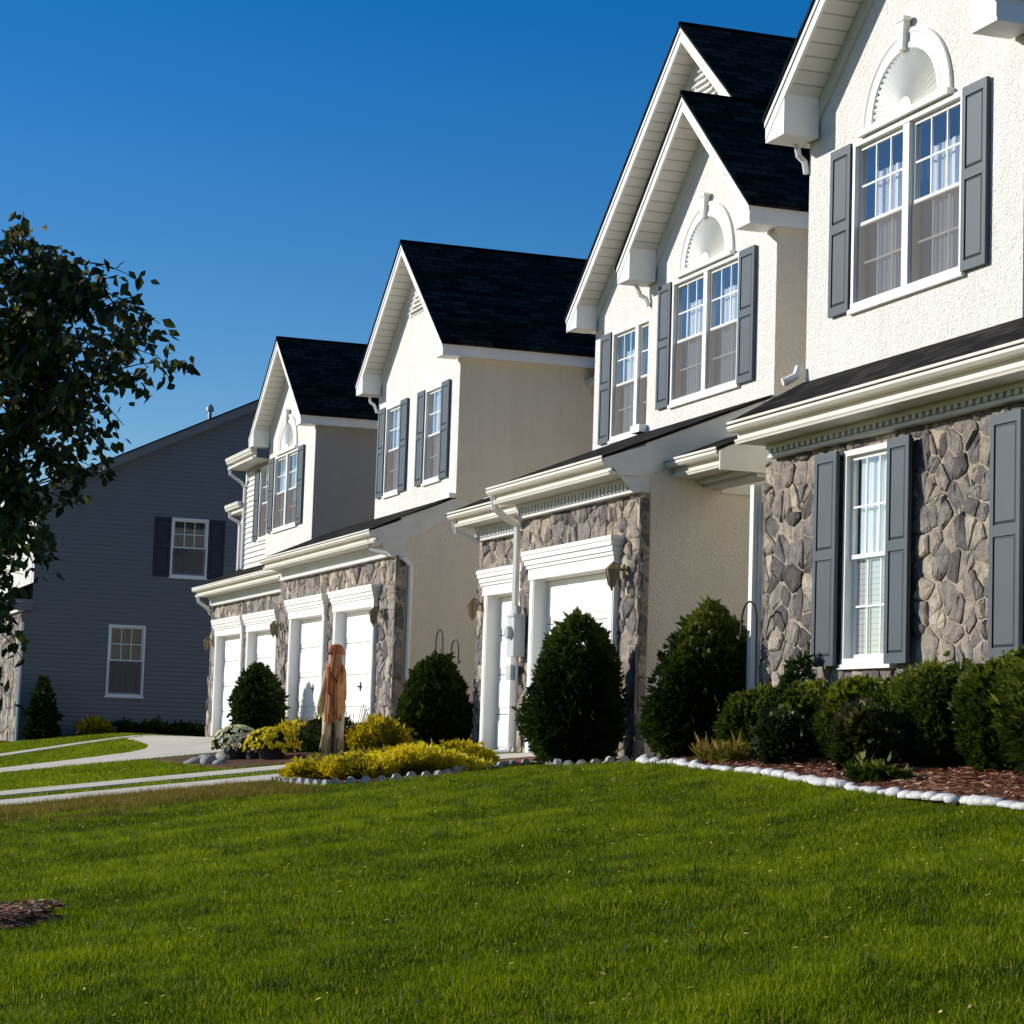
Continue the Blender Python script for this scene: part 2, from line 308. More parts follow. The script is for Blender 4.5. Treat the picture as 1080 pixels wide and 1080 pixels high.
def clip_half(poly,px,pz,nx,nz):
    out=[]
    for i in range(len(poly)):
        a=poly[i]; b=poly[(i+1)%len(poly)]
        da=(a[0]-px)*nx+(a[1]-pz)*nz; db=(b[0]-px)*nx+(b[1]-pz)*nz
        if da<=0: out.append(a)
        if (da<0<db) or (db<0<da):
            t=da/(da-db); out.append((a[0]+t*(b[0]-a[0]),a[1]+t*(b[1]-a[1])))
    return out
def stone_wall(root, fr, rects, size, base=0.0, name='stone_veneer', seed=1, mort=True):
    """irregular fieldstones, each a bevelled block, on a mortar sheet"""
    rnd=random.Random(seed)
    u0=min(r[0] for r in rects)-.3; u1=max(r[1] for r in rects)+.3; z0=min(r[2] for r in rects)-.3; z1=max(r[3] for r in rects)+.3
    pts=[]; 
    sz=size*.74; rows=int((z1-z0)/(sz*.86))+1; cols=int((u1-u0)/sz)+1
    for j in range(rows):
        for i in range(cols):
            if rnd.random()<.22: continue
            pts.append((u0+(i+.5*(j%2)+rnd.uniform(-.62,.62))*sz, z0+(j+rnd.uniform(-.62,.62))*sz*.86))
    S=MB(); 
    for k,(px,pz) in enumerate(pts):
        cell=[(px-size*2,pz-size*2),(px+size*2,pz-size*2),(px+size*2,pz+size*2),(px-size*2,pz+size*2)]
        for q,(qx,qz) in enumerate(pts):
            if q==k or abs(qx-px)>size*3 or abs(qz-pz)>size*3: continue
            cell=clip_half(cell,(px+qx)/2,(pz+qz)/2,qx-px,qz-pz)
            if len(cell)<3: break
        if len(cell)<3: continue
        col=rnd.random()
        for (a,b,c,d) in rects:
            p=cell
            for hp in ((a,c,-1,0),(b,c,1,0),(a,c,0,-1),(a,d,0,1)):
                p=clip_half(p,*hp)
                if len(p)<3: break
            if len(p)<3: continue
            # drop near-duplicate points
            pp=[p[0]]
            for t in p[1:]:
                if math.hypot(t[0]-pp[-1][0],t[1]-pp[-1][1])>.02: pp.append(t)
            if math.hypot(pp[0][0]-pp[-1][0],pp[0][1]-pp[-1][1])<.02: pp.pop()
            if len(pp)<3: continue
            cx=sum(t[0] for t in pp)/len(pp); cz=sum(t[1] for t in pp)/len(pp)
            R=sum(math.hypot(t[0]-cx,t[1]-cz) for t in pp)/len(pp)
            if R<.035: continue
            # jitter the outline with midpoints so that edges are not ruler straight
            ol=[]
            for i in range(len(pp)):
                t=pp[i]; w=pp[(i+1)%len(pp)]; q=rnd.uniform(.09,.19)
                for f in (q,1-rnd.uniform(.09,.19)): ol.append((t[0]+(w[0]-t[0])*f+rnd.uniform(-.05,.05)*R,t[1]+(w[1]-t[1])*f+rnd.uniform(-.05,.05)*R))
            th=rnd.uniform(.014,.046); tu=rnd.uniform(-.07,.07); tz=rnd.uniform(-.07,.09)
            def ring(s,d,tilt):
                res=[]
                for (x,z) in ol:
                    x2=cx+(x-cx)*s; z2=cz+(z-cz)*s
                    res.append(fr(x2,z2,base+d+(tilt*((x2-cx)*tu+(z2-cz)*tz)+rnd.uniform(-.009,.009)*tilt)))
                return res
            gap=.0065/max(R,.05)
            r0=ring(1-gap,-.004,0); r1=ring(1-gap*1.5,max(.006,th*.65),.6); r2=ring(max(.45,1-gap*1.5-.03/max(R,.06)),th,1); 
            n=len(ol); a_=min(1,max(0,col+rnd.uniform(-.05,.05)))
            for i in range(n):
                j=(i+1)%n
                S.poly((r0[i],r0[j],r1[j],r1[i]),a=a_); S.poly((r1[i],r1[j],r2[j],r2[i]),a=a_)
            ctr=fr(cx,cz,base+th+rnd.uniform(.0,.008))
            for i in range(n): S.poly((r2[i],r2[(i+1)%n],ctr),a=a_)
    o=S.build(name,M['stone'],root,attr=True,fix=False)
    if mort:
        B=MB()
        for (a,b,c,d) in rects: B.quad(fr(a,c,base+.009),fr(b,c,base+.009),fr(b,d,base+.009),fr(a,d,base+.009))
        B.build('mortar_bed',M['mortar'],o,fix=False)
    return o

def window(root, fr, u0,u1,z0,z1, double=False, style='curtain', screens=True, lab=None, grid=True):
    F=MB(); G=MB(); Cn=MB(); Sc=MB(); R=MB()
    fw=.05
    F.fbox(fr,u0,u1,z1-fw,z1,-.10,.028); F.fbox(fr,u0,u1,z0,z0+fw,-.10,.028)
    F.fbox(fr,u0,u0+fw,z0+fw,z1-fw,-.10,.026); F.fbox(fr,u1-fw,u1,z0+fw,z1-fw,-.10,.026)
    F.fbox(fr,u0-.03,u1+.03,z0-.045,z0-.002,-.02,.045)
    bays=[(u0+fw,u1-fw)]
    if double:
        um=(u0+u1)/2; F.fbox(fr,um-.055,um+.055,z0+fw,z1-fw,-.10,.020); bays=[(u0+fw,um-.055),(um+.055,u1-fw)]
    zm=(z0+z1)/2
    ct=z1-fw-(.27 if double else 0)
    for (a,b) in bays:
        for top,(c,d) in ((True,(zm-.02,z1-fw)),(False,(z0+fw,zm+.02))):
            dd=-.035 if top else -.062
            rl=.038
            F.fbox(fr,a,b,d-rl,d,dd-.022,dd+.012); F.fbox(fr,a,b,c,c+rl,dd-.022,dd+.012)
            F.fbox(fr,a,a+rl,c+rl,d-rl,dd-.020,dd+.010); F.fbox(fr,b-rl,b,c+rl,d-rl,dd-.020,dd+.010)
            a2,b2,c2,d2=a+rl,b-rl,c+rl,d-rl
            if grid and (top or style!='plain'):
                for k in (1,2):
                    x=a2+(b2-a2)*k/3; F.fbox(fr,x-.009,x+.009,c2,d2,dd-.012,dd+.006)
                zz=(c2+d2)/2; F.fbox(fr,a2,b2,zz-.009,zz+.009,dd-.011,dd+.005)
            G.quad(fr(a2,c2,dd+.001),fr(b2,c2,dd+.001),fr(b2,d2,dd+.001),fr(a2,d2,dd+.001))
            if not top and screens and style!='sheer': Sc.quad(fr(a+.004,c+.004,-.012),fr(b-.004,c+.004,-.012),fr(b-.004,d-.03,-.012),fr(a+.004,d-.03,-.012))
        # cloth behind the glass
        w=b-a; cov=(a+w*.02,b-w*.02)
        if style=='curtain': cov=(a+w*.26,b-w*.02)
        n=46; prev=None; rr=random.Random(int(u0*100)); ph=rr.uniform(0,6)
        for i in range(n+1):
            u=cov[0]+(cov[1]-cov[0])*i/n; t=i/n
            d=-.105+.016*math.sin(t*34+ph)+.007*math.sin(t*71+2*ph)
            if style=='blind': d=-.10
            cur=(fr(u,z0+fw,d),fr(u,ct,d))
            if prev:
                vv=(z1-z0); Cn.poly((prev[0],cur[0],cur[1],prev[1]),uv=((0,0),(.01,0),(.01,vv),(0,vv)))
            prev=cur
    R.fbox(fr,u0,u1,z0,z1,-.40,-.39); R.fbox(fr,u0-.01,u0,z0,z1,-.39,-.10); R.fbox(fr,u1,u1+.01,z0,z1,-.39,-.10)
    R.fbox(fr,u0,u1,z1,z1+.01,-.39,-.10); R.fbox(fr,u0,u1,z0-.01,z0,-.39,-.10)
    o=F.build('window',M['trim'],root)
    if lab: o['label']=lab
    G.build('pane',M['glass'],o,fix=False); 
    cm={'curtain':M['curtain'],'sheer':M['sheer'],'blind':M['blind'],'plain':M['beige_curtain']}[style]
    Cn.build('curtain' if style!='blind' else 'blind',cm,o)
    if screens and Sc.f: Sc.build('screen',M['screen'],o,fix=False)
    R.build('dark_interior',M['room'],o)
    return o
def shutter(root, fr, u0,u1,z0,z1, mat='shutter', off=.012):
    S=MB(); st=.055; zc=z0+(z1-z0)*.52
    S.fbox(fr,u0,u1,z0,z1,off,off+.022)
    S.fbox(fr,u0,u0+st,z0,z1,off+.022,off+.036); S.fbox(fr,u1-st,u1,z0,z1,off+.022,off+.036)
    for a,b in ((z0,z0+.085),(zc-.045,zc+.045),(z1-.085,z1)): S.fbox(fr,u0+st,u1-st,a,b,off+.022,off+.0355)
    for a,b in ((z0+.085,zc-.045),(zc+.045,z1-.085)):
        i=.028; A=[fr(u0+st+.006,a+.006,off+.0225),fr(u1-st-.006,a+.006,off+.0225),fr(u1-st-.006,b-.006,off+.0225),fr(u0+st+.006,b-.006,off+.0225)]
        B=[fr(u0+st+i,a+i,off+.034),fr(u1-st-i,a+i,off+.034),fr(u1-st-i,b-i,off+.034),fr(u0+st+i,b-i,off+.034)]
        S.poly(B)
        for k in range(4): S.poly((A[k],A[(k+1)%4],B[(k+1)%4],B[k]))
    return S.build('shutter',M[mat],root,fix=False)
def garage_door(root, fr, u0,u1,z0,zt, zh, tw=.16, rec=.13, wide=None, handle=True):
    """panelled sectional door in a recess, wide casing and crowned header"""
    D=MB(); n=4; hh=(zt-z0)/n
    for k in range(n):
        a,b=z0+k*hh+.007,z0+(k+1)*hh-.007
        D.fbox(fr,u0,u1,a,b,-rec-.03,-rec)
        m=max(2,round((u1-u0)/.62))
        for i in range(m):
            p0=u0+(u1-u0)*i/m+.05; p1=u0+(u1-u0)*(i+1)/m-.05
            q0,q1=a+.07,b-.07
            A=[fr(p0,q0,-rec+.0005),fr(p1,q0,-rec+.0005),fr(p1,q1,-rec+.0005),fr(p0,q1,-rec+.0005)]; B=[fr(p0+.03,q0+.03,-rec+.012),fr(p1-.03,q0+.03,-rec+.012),fr(p1-.03,q1-.03,-rec+.012),fr(p0+.03,q1-.03,-rec+.012)]
            D.poly(B)
            for t in range(4): D.poly((A[t],A[(t+1)%4],B[(t+1)%4],B[t]))
    D.fbox(fr,u0,u1,z0,zt,-rec-.06,-rec-.03)
    o=D.build('garage_door',M['door'],root,fix=False)
    if handle:
        H=MB(); um=(u0+u1)/2
        H.fbox(fr,um-.10,um+.10,z0+.86,z0+.89,-rec+.005,-rec+.04); H.fbox(fr,um-.015,um+.015,z0+.80,z0+.95,-rec+.002,-rec+.016)
        H.build('handle',M['iron'],o)
    T=MB()
    for a,b in ((u0-tw,u0),(u1,u1+tw)):
        T=MB(); T.fbox(fr,a,b,z0,zt+.003,-rec-.02,.055); T.fbox(fr,a+.025,b-.025,z0,zt,.055,.062); T.build('door_casing',M['trim'],root)
    H=MB(); a,b=u0-tw-.02,u1+tw+.02; hz=zh-zt
    H.fbox(fr,a,b,zt+.005,zt+hz*.40,-.02,0.075)
    H.fbox(fr,a-.03,b+.03,zt+hz*.40,zt+hz*.52,-.02,0.095)
    H.fbox(fr,a-.05,b+.05,zt+hz*.52,zt+hz*.70,-.02,0.115)
    H.fbox(fr,a-.07,b+.07,zt+hz*.70,zt+hz*.86,-.02,0.138)
    H.fbox(fr,a-.085,b+.085,zt+hz*.86,zh,-.02,0.150)
    H.fbox(fr,u0,u1,zt-.004,zt+.005,-rec-.02,-.02)
    H.build('door_header',M['trim'],root)
    return o
def gutter_prof(y,z,h=.125,w=.125):
    return [(y,z),(y,z-.022),(y+.012,z-.030),(y+.004,z-.052),(y+.004,z-.066),(y+.030,z-.092),(y+.034,z-h),(y+w,z-h),(y+w,z-.004),(y+.014,z-.004)]
def cornice(root, x0,x1,yg,zt,yw,zs, dent=True, name='cornice'):
    """street gutter, fascia, lower moulding, soffit and frieze (with dentils)"""
    Gt=MB(); Gt.sweep(gutter_prof(yg,zt,.095),x0,x1); g0=Gt.build('gutter',M['cream'],root)
    Fs=MB(); zf=zt-.105
    Fs.box(x0+.02,x1-.005,yg+.115,yg+.145,zf-.055,zt-.01)
    Fs.sweep([(yg+.075,zf-.062),(yg+.075,zf-.074),(yg+.085,zf-.088),(yg+.090,zf-.105),(yg+.16,zf-.105),(yg+.16,zf-.062)],x0+.03,x1+.03)
    Fs.box(x0+.03,x1+.03,yg+.16,yw-.02,zf-.098,zf-.078)   # soffit board
    f=Fs.build('fascia',M['cream'],root)
    Fz=MB(); zc=zf-.098
    Fz.box(x0+.12,x1,yw-.085,yw+.02,zs,zc+.004)
    Fz.box(x0+.12,x1+.004,yw-.125,yw-.085,zc-.05,zc+.004); Fz.box(x0+.12,x1+.004,yw-.105,yw-.085,zs,zs+.030)
    if dent:
        n=int((x1-x0-.2)/.115); 
        for i in range(n):
            a=x0+.16+i*.115
            Fz.box(a,a+.062,yw-.118,yw-.085,zs+.040,zc-.045)
    Fz.build('frieze',M['fascia'],root); return g0
def pent_roof(root,x0,x1,y0,z0,y1,z1,name='pent_roof'):
    R=MB(); t=.035
    R.quad((x0,y0,z0),(x1,y0,z0),(x1,y1,z1),(x0,y1,z1)); R.quad((x0,y0,z0-t),(x0,y1,z1-t),(x1,y1,z1-t),(x1,y0,z0-t))
    R.quad((x0,y0,z0-t),(x1,y0,z0-t),(x1,y0,z0),(x0,y0,z0)); R.quad((x1,y0,z0-t),(x1,y1,z1-t),(x1,y1,z1),(x1,y0,z0)); R.quad((x0,y1,z1-t),(x0,y0,z0-t),(x0,y0,z0),(x0,y1,z1))
    return R.build(name,M['shingle'],root,fix=False)
def gable_roof(root,x0,x1,zb,ze,zt,yf,yw,yb,xw0,xw1,name='gable_roof',boxes=True,wallz=True,fh=.24):
    m=(x0+x1)/2; sl=(zt-ze)/(m-x0)
    R=MB(); t=.045
    for s,xe in ((-1,x0-.03),(1,x1+.03)):
        zz=zt-sl*abs(xe-m)
        P=[(xe,yf-.03,zz),(xe,yb,zz),(m,yb,zt),(m,yf-.03,zt)]
        if s>0: R.quad(P[1],P[0],P[3],P[2])
        else: R.quad(P[0],P[1],P[2],P[3])
        Q=[(a,b,c-t) for a,b,c in P]; R.quad(*Q)
        R.quad(P[0],P[3],Q[3],Q[0]); R.quad(P[1],P[0],Q[0],Q[1])
    R.tube([(m,yf-.03,zt-.005),(m,yb,zt-.005)],.035,6)
    roof=R.build(name,M['shingle'],root,fix=False)
    L=lambda x,d: zt-sl*abs(x-m)-d
    for xe in (x0,x1):
        F=MB()
        a=[(xe,yf,L(xe,t+.002)),(m,yf,L(m,t+.002)),(m,yf,L(m,fh)),(xe,yf,L(xe,fh))]; b=[(p[0],yf+.03,p[2]) for p in a]
        F.prism(a,b)
        c=[(p[0],yf-.014,p[2]) for p in (a[0],a[1])]+[(m,yf-.014,L(m,t+.07)),(xe,yf-.014,L(xe,t+.07))]
        F.prism(c,[(p[0],yf,p[2]) for p in c])
        # eave fascia running back along the side + small flat soffit
        xi=xe+(.025 if xe<m else -.025)
        F.box(min(xe,xi),max(xe,xi),yf+.03,yb,zb+.002,L(xe,t)-.004)
        xw=xw0 if xe<m else xw1
        F.box(min(xi,xw),max(xi,xw),yw,yb,zb+.012,zb+.035)
        F.build('rake_fascia',M['trim'],root)
    S=MB()
    for xe in (x0,x1):
        S.quad((xe,yf+.03,L(xe,fh-.03)),(m,yf+.03,L(m,fh-.03)),(m,yw+.01,L(m,fh-.03)),(xe,yw+.01,L(xe,fh-.03)))
    S.build('soffit',M['soffit'],root,fix=False)
    K=MB()
    for xe,xw in ((x0,xw0),(x1,xw1)):
        xw2=xw+(.004 if xe<m else -.004)
        a=[(xw2,yw-.028,L(xw2,fh-.03)),(m,yw-.028,L(m,fh-.03)),(m,yw-.028,L(m,fh+.17)),(xw2,yw-.028,L(xw2,fh+.17))]
        K.prism(a,[(p[0],yw,p[2]) for p in a])
    K.build('rake_frieze',M['cream'],root)
    if boxes:
        k=.40
        for xe,s in ((x0-.004,1),(x1+.004,-1)):
            xi=xe+s*k; B=MB()
            a=[(xe,yf+.006,zb),(xi,yf+.006,zb),(xi,yf+.006,L(xi,fh-.035)),(xe,yf+.006,L(xe,fh-.035))]
            B.prism(a,[(p[0],yw-.03,p[2]) for p in a]); B.build('eave_return',M['trim'],root)
    return lambda x: zt-sl*abs(x-m)-.06
def gable_wall(root,fr,x0,x1,z0,zfun,holes,name,mat,zrect,apex):
    W=MB(); wall_holes(W,fr,x0,x1,z0,zrect,holes)
    m=apex
    W.poly([fr(x0,zrect,0),fr(x1,zrect,0),fr(x1,zfun(x1),0),fr(m,zfun(m),0),fr(x0,zfun(x0),0)])
    return W.build(name,mat,root,fix=False)
def arch(root,fr,u0,u1,z0,zk):
    """moulded half-round pediment with sunburst and keystone"""
    A=MB(); uc=(u0+u1)/2; a=(u1-u0)/2; h=(zk-z0)*.88; n=28
    def ring(s,d): return [fr(uc+a*s*math.cos(math.pi*i/n),z0+h*s*math.sin(math.pi*i/n),d) for i in range(n+1)]
    steps=[(1.0,.0),(1.0,.035),(.95,.048),(.92,.034),(.84,.034),(.81,.046),(.76,.046),(.74,.030)]
    rs=[ring(*s) for s in steps]
    for p,q in zip(rs,rs[1:]):
        for i in range(n): A.poly((p[i],p[i+1],q[i+1],q[i]))
    # sunburst: alternating radial flutes
    k=30
    for i in range(k):
        t0,t1,tm=math.pi*i/k,math.pi*(i+1)/k,math.pi*(i+.5)/k
        P=lambda s,t,d: fr(uc+a*s*math.cos(t),z0+h*s*math.sin(t),d)
        A.poly((P(.74,t0,.014),P(.74,tm,.044),P(.16,tm,.040),P(.16,t0,.030))); A.poly((P(.74,tm,.044),P(.74,t1,.014),P(.16,t1,.030),P(.16,tm,.040)))
    A.poly([fr(uc+a*.17*math.cos(math.pi*i/16),z0+h*.17*math.sin(math.pi*i/16),.040) for i in range(17)])
    A.fbox(fr,u0-.03,u1+.03,z0-.055,z0,0,.075)
    o=A.build('arch_pediment',M['trim'],root,fix=False)
    K=MB(); b=[(uc-.062,zk),(uc+.062,zk),(uc+.038,z0+h*.74),(uc-.038,z0+h*.74)]
    K.prism([fr(u,z,.02) for u,z in b],[fr(u,z,.09) for u,z in b]); K.fbox(fr,uc-.072,uc+.072,zk-.04,zk+.002,.02,.10)
    K.build('keystone',M['trim'],o); return o
def vent(root,fr,uc,zt,w,h):
    V=MB(); 
    a=[fr(uc-w,zt-h,.0),fr(uc+w,zt-h,.0),fr(uc,zt,.0)]
    V.prism([fr(uc-w*1.12,zt-h*1.06,0),fr(uc+w*1.12,zt-h*1.06,0),fr(uc,zt+h*.08,0)],[fr(uc-w*1.12,zt-h*1.06,.02),fr(uc+w*1.12,zt-h*1.06,.02),fr(uc,zt+h*.08,.02)])
    n=7
    for i in range(n):
        z=zt-h+h*i/n; ww=w*(1-(i+.3)/n)
        V.poly((fr(uc-ww,z+.01,.075),fr(uc+ww,z+.01,.075),fr(uc+ww*.95,z+h/n*.9,.025),fr(uc-ww*.95,z+h/n*.9,.025)))
        V.poly((fr(uc-ww,z+.01,.075),fr(uc-ww,z+.0,.06),fr(uc+ww,z+.0,.06),fr(uc+ww,z+.01,.075)))
    return V.build('gable_vent',M['trim'],root,fix=False)
def downspout(root,path,r=.038,name='downspout'):
    D=MB(); D.tube(path,r,6); return D.build(name,M['trim'],root)
def lantern(root,fr,u,z):
    L=MB(); L.fbox(fr,u-.05,u+.05,z-.06,z+.10,0,.02)
    L.tube([fr(u,z+.03,.02),fr(u,z+.10,.08),fr(u,z+.12,.14)],.012,6)
    c=fr(u,0,.14)
    L.lathe((c.x,c.y,0),[(.012,z+.11),(.045,z+.08),(.08,z+.04),(.076,z+.035)],6)
    L.lathe((c.x,c.y,0),[(.043,z-.15),(.04,z-.135),(.016,z-.17),(.01,z-.20)],6)
    for k in range(6):
        t=2*math.pi*k/6; L.tube([(c.x+.038*math.cos(t),c.y+.038*math.sin(t),z-.14),(c.x+.073*math.cos(t),c.y+.073*math.sin(t),z+.04)],.008,4)
    o=L.build('wall_lantern',M['brass'],root,fix=False)
    G=MB(); G.lathe((c.x,c.y,0),[(.033,z-.137),(.067,z+.035)],6); G.build('lantern_glass',M['lamp_glass'],o)
    return o

# ------------------------------------------------------------------ the townhouses
def body(root,x0,x1,y0,y1,z0,z1,mat,name,faces='lrb'):
    B=MB()
    if 'l' in faces: B.quad((x0,y1,z0),(x0,y0,z0),(x0,y0,z1),(x0,y1,z1))
    if 'r' in faces: B.quad((x1,y0,z0),(x1,y1,z0),(x1,y1,z1),(x1,y0,z1))
    if 'b' in faces: B.quad((x1,y1,z0),(x0,y1,z0),(x0,y1,z1),(x1,y1,z1))
    if 'f' in faces: B.quad((x0,y0,z0),(x1,y0,z0),(x1,y0,z1),(x0,y0,z1))
    return B.build(name,mat,root,fix=False)
YB=11.0
def rear_roof(root,x0,x1,y0=4.3,z0=6.25,yr=7.6,zr=7.9):
    pent_roof(root,x0,x1,y0-.35,z0-.10,yr,zr,'main_roof'); pent_roof(root,x0,x1,2*yr-y0+.35,z0-.10,yr,zr-.003,'main_roof')
    G=MB(); G.sweep(gutter_prof(y0-.47,z0-.08),x0,x1); G.build('gutter',M['cream'],root)
    F=MB(); F.box(x0,x1,y0-.345,y0-.32,z0-.33,z0-.12); F.box(x0,x1,y0-.32,y0,z0-.33,z0-.30); F.build('fascia',M['cream'],root)
def side_band(root,x,y0,z0,y1,z1,zlow,yfr,zs,mat='fascia'):
    """painted rake band on a side wall under the pent roof edge"""
    B=MB(); t=.014
    sl=(z1-z0)/(y1-y0); R=lambda y: z0+sl*(y-y0)
    B.poly([(x+t,y0,z0-.14),(x+t,y0+.12,zlow),(x+t,yfr,zlow),(x+t,yfr,R(yfr)-.05),(x+t,y0,z0-.02)])
    B.poly([(x+t,y0+.35,zs),(x+t,yfr,zs),(x+t,yfr,zlow),(x+t,y0+.12,zlow)])
    B.poly([(x+t,yfr,R(yfr)-.40),(x+t,y1+.22,R(y1)-.20),(x+t,y1+.22,R(y1)-.03),(x+t,y1,R(y1)-.03),(x+t,yfr,R(yfr)-.05)])
    return B.build('rake_band',M[mat],root,fix=False)

def unit_b():
    r=thing('townhouse',(-3.8,2.5,0),'pale stucco townhouse in mid row with two stacked gables, stone garage front and grey shutters','townhouse','attached stone and stucco townhouses')
    fG=front(.045)
    # ---- garage front, right bay
    u0,u1,zt,zh=-3.22,-.74,2.16,2.52
    W=MB(); wall_holes(W,front(.05),-3.98,-.005,-.4,3.45,[(u0-.14,u1+.14,-.4,zt+.03)],.2); W.build('garage_wall',M['stucco2'],r,fix=False)
    stone_wall(r,front(0.035),[(-3.96,u0-.15,-.3,zh-.05),(u1+.15,.03,-.3,zh-.05),(-3.96,.03,zh-.05,2.97)],.26,0,seed=5)
    stone_wall(r,side(.008),[(-.01,.12,-.3,2.97)],.24,0,seed=6)
    garage_door(r,front(0.0),u0,u1,-.02,zt,zh,handle=False)
    cornice(r,-3.97,.0,-.48,3.35,0.02,2.965)
    lantern(r,front(-.03),-.36,2.08)
    # ---- garage front, left bay set back
    v0,v1=-6.72,-4.3
    W=MB(); wall_holes(W,front(.637),-7.38,-3.98,-.4,3.6,[(v0-.14,v1+.14,-.4,zt+.03)],.2); W.build('garage_wall',M['stucco2'],r,fix=False)
    stone_wall(r,front(.622),[(-7.38,v0-.15,-.3,zh-.05),(v1+.15,-3.99,-.3,zh-.05),(-7.38,-3.99,zh-.05,2.96)],.26,0,seed=8)
    garage_door(r,front(.587),v0,v1,-.02,zt,zh,handle=False)
    cornice(r,-7.40,-4.0,.107,3.354,.607,2.955)
    lantern(r,front(.55),-7.0,2.02)
    B=MB(); B.poly([(-7.38,.637,-.4),(-7.38,YB,-.4),(-7.38,YB,4.38),(-7.38,2.40,4.38),(-7.38,.637,3.56)]); B.build('left_wall',M['stucco2'],r,fix=False); body(r,-3.98,-3.97,.05,.66,-.4,3.3,M['stucco2'],'return_wall','l')
    # ---- pent roofs
    pent_roof(r,-3.98,.0,-.47,3.345,1.60,4.20); pent_roof(r,-7.45,-3.985,.115,3.35,2.38,4.385)
    # ---- right side wall (one plane)
    B=MB(); B.poly([(0,.05,-.4),(0,YB,-.4),(0,YB,6.2),(0,1.615,6.2),(0,1.615,4.17),(0,.05,3.52)]); B.build('side_wall',M['stucco2'],r,fix=False)
    side_band(r,0,-.46,3.34,1.55,4.16,3.22,.09,2.965)
    # ---- upper front bump
    holes=[(-2.951,-.939,4.453,6.035)]
    zf=gable_roof(r,-3.90,.10,6.135,6.40,8.18,1.21,1.614,5.0,-3.762,0)
    gable_wall(r,front(1.614),-3.762,0,4.166,zf,holes,'upper_wall',M['stucco'],6.10,-1.90)
    body(r,-3.762,0,1.614,2.6,4.1,6.2,M['stucco'],'bump_side','l')
    f=front(1.614)
    window(r,f,-2.951,-.939,4.453,6.035,True,'curtain'); shutter(r,f,-3.36,-2.965,4.44,6.035); shutter(r,f,-.925,-.507,4.44,6.035)
    arch(r,f,-2.729,-1.156,6.095,6.95)
    # ---- upper back wall with the big gable
    zf=gable_roof(r,-7.95,.06,6.227,6.46,9.76,2.043,2.393,YB,-7.638,-.02,fh=.25)
    gable_wall(r,front(2.393),-7.638,-.02,4.36,zf,[(-6.91,-5.10,4.498,6.083)],'upper_wall',M['stucco'],6.22,-3.95)
    f=front(2.393)
    window(r,f,-6.91,-5.10,4.498,6.083,True,'curtain'); shutter(r,f,-7.326,-6.925,4.485,6.083); shutter(r,f,-5.085,-4.68,4.485,6.083)
    vent(r,f,-3.95,9.22,.62,.62)
    body(r,-7.638,0,2.393,YB,4.3,6.3,M['stucco2'],'upper_side','lb')
    # little drips and spouts
    downspout(r,[(-3.93,-.38,3.24),(-3.93,-.36,3.10),(-4.0,-.2,3.0),(-4.05,-.02,2.93),(-4.06,.0,2.82),(-4.06,.0,1.72)],.05)
    downspout(r,[(-4.06,.0,1.60),(-4.06,.0,.12),(-4.05,-.02,.03),(-4.35,-.35,-.02),(-5.05,-1.0,-.06)])
    downspout(r,[(-7.30,.18,3.24),(-7.30,.22,3.08),(-7.25,.40,3.02),(-7.22,.52,2.95)])
    downspout(r,[(-3.86,1.45,6.18),(-3.80,1.5,6.0),(-3.74,1.56,5.95),(-3.71,1.585,5.85)],.03)
    G=MB(); G.box(-4.02,-3.72,1.50,1.60,4.20,4.30); G.build('kickout_flashing',M['trim'],r)
    G=MB(); G.box(-.42,.03,1.50,1.60,4.05,4.12); G.build('kickout_flashing',M['trim'],r)
    # electric meter on the stone pier
    Mt=MB(); fm=front(-.02); Mt.fbox(fm,-3.84,-3.60,1.22,1.74,.0,.15); Mt.fbox(fm,-3.85,-3.59,1.72,1.75,.0,.165)
    mo=Mt.build('meter_box',M['metal'],r)
    c=fm(-3.72,1.55,.15); D=MB(); ring=[(.085,0),(.085,.05),(.07,.075)]
    D.tube([fm(-3.72,1.52,.15),fm(-3.72,1.52,.21)],[.085,.075],16); D.build('meter_dial',M['galv'],mo)
    P=MB(); P.tube([fm(-3.72,1.74,.06),fm(-3.72,1.86,.06)],[.04,.05],8); P.tube([fm(-3.72,1.22,.05),fm(-3.72,-.15,.05)],.022,6); P.build('conduit',M['galv'],mo)
    Q=MB(); Q.fbox(fm,-3.93,-3.77,.93,1.12,.02,.12); Q.build('utility_box',M['metal'],r)
    return r

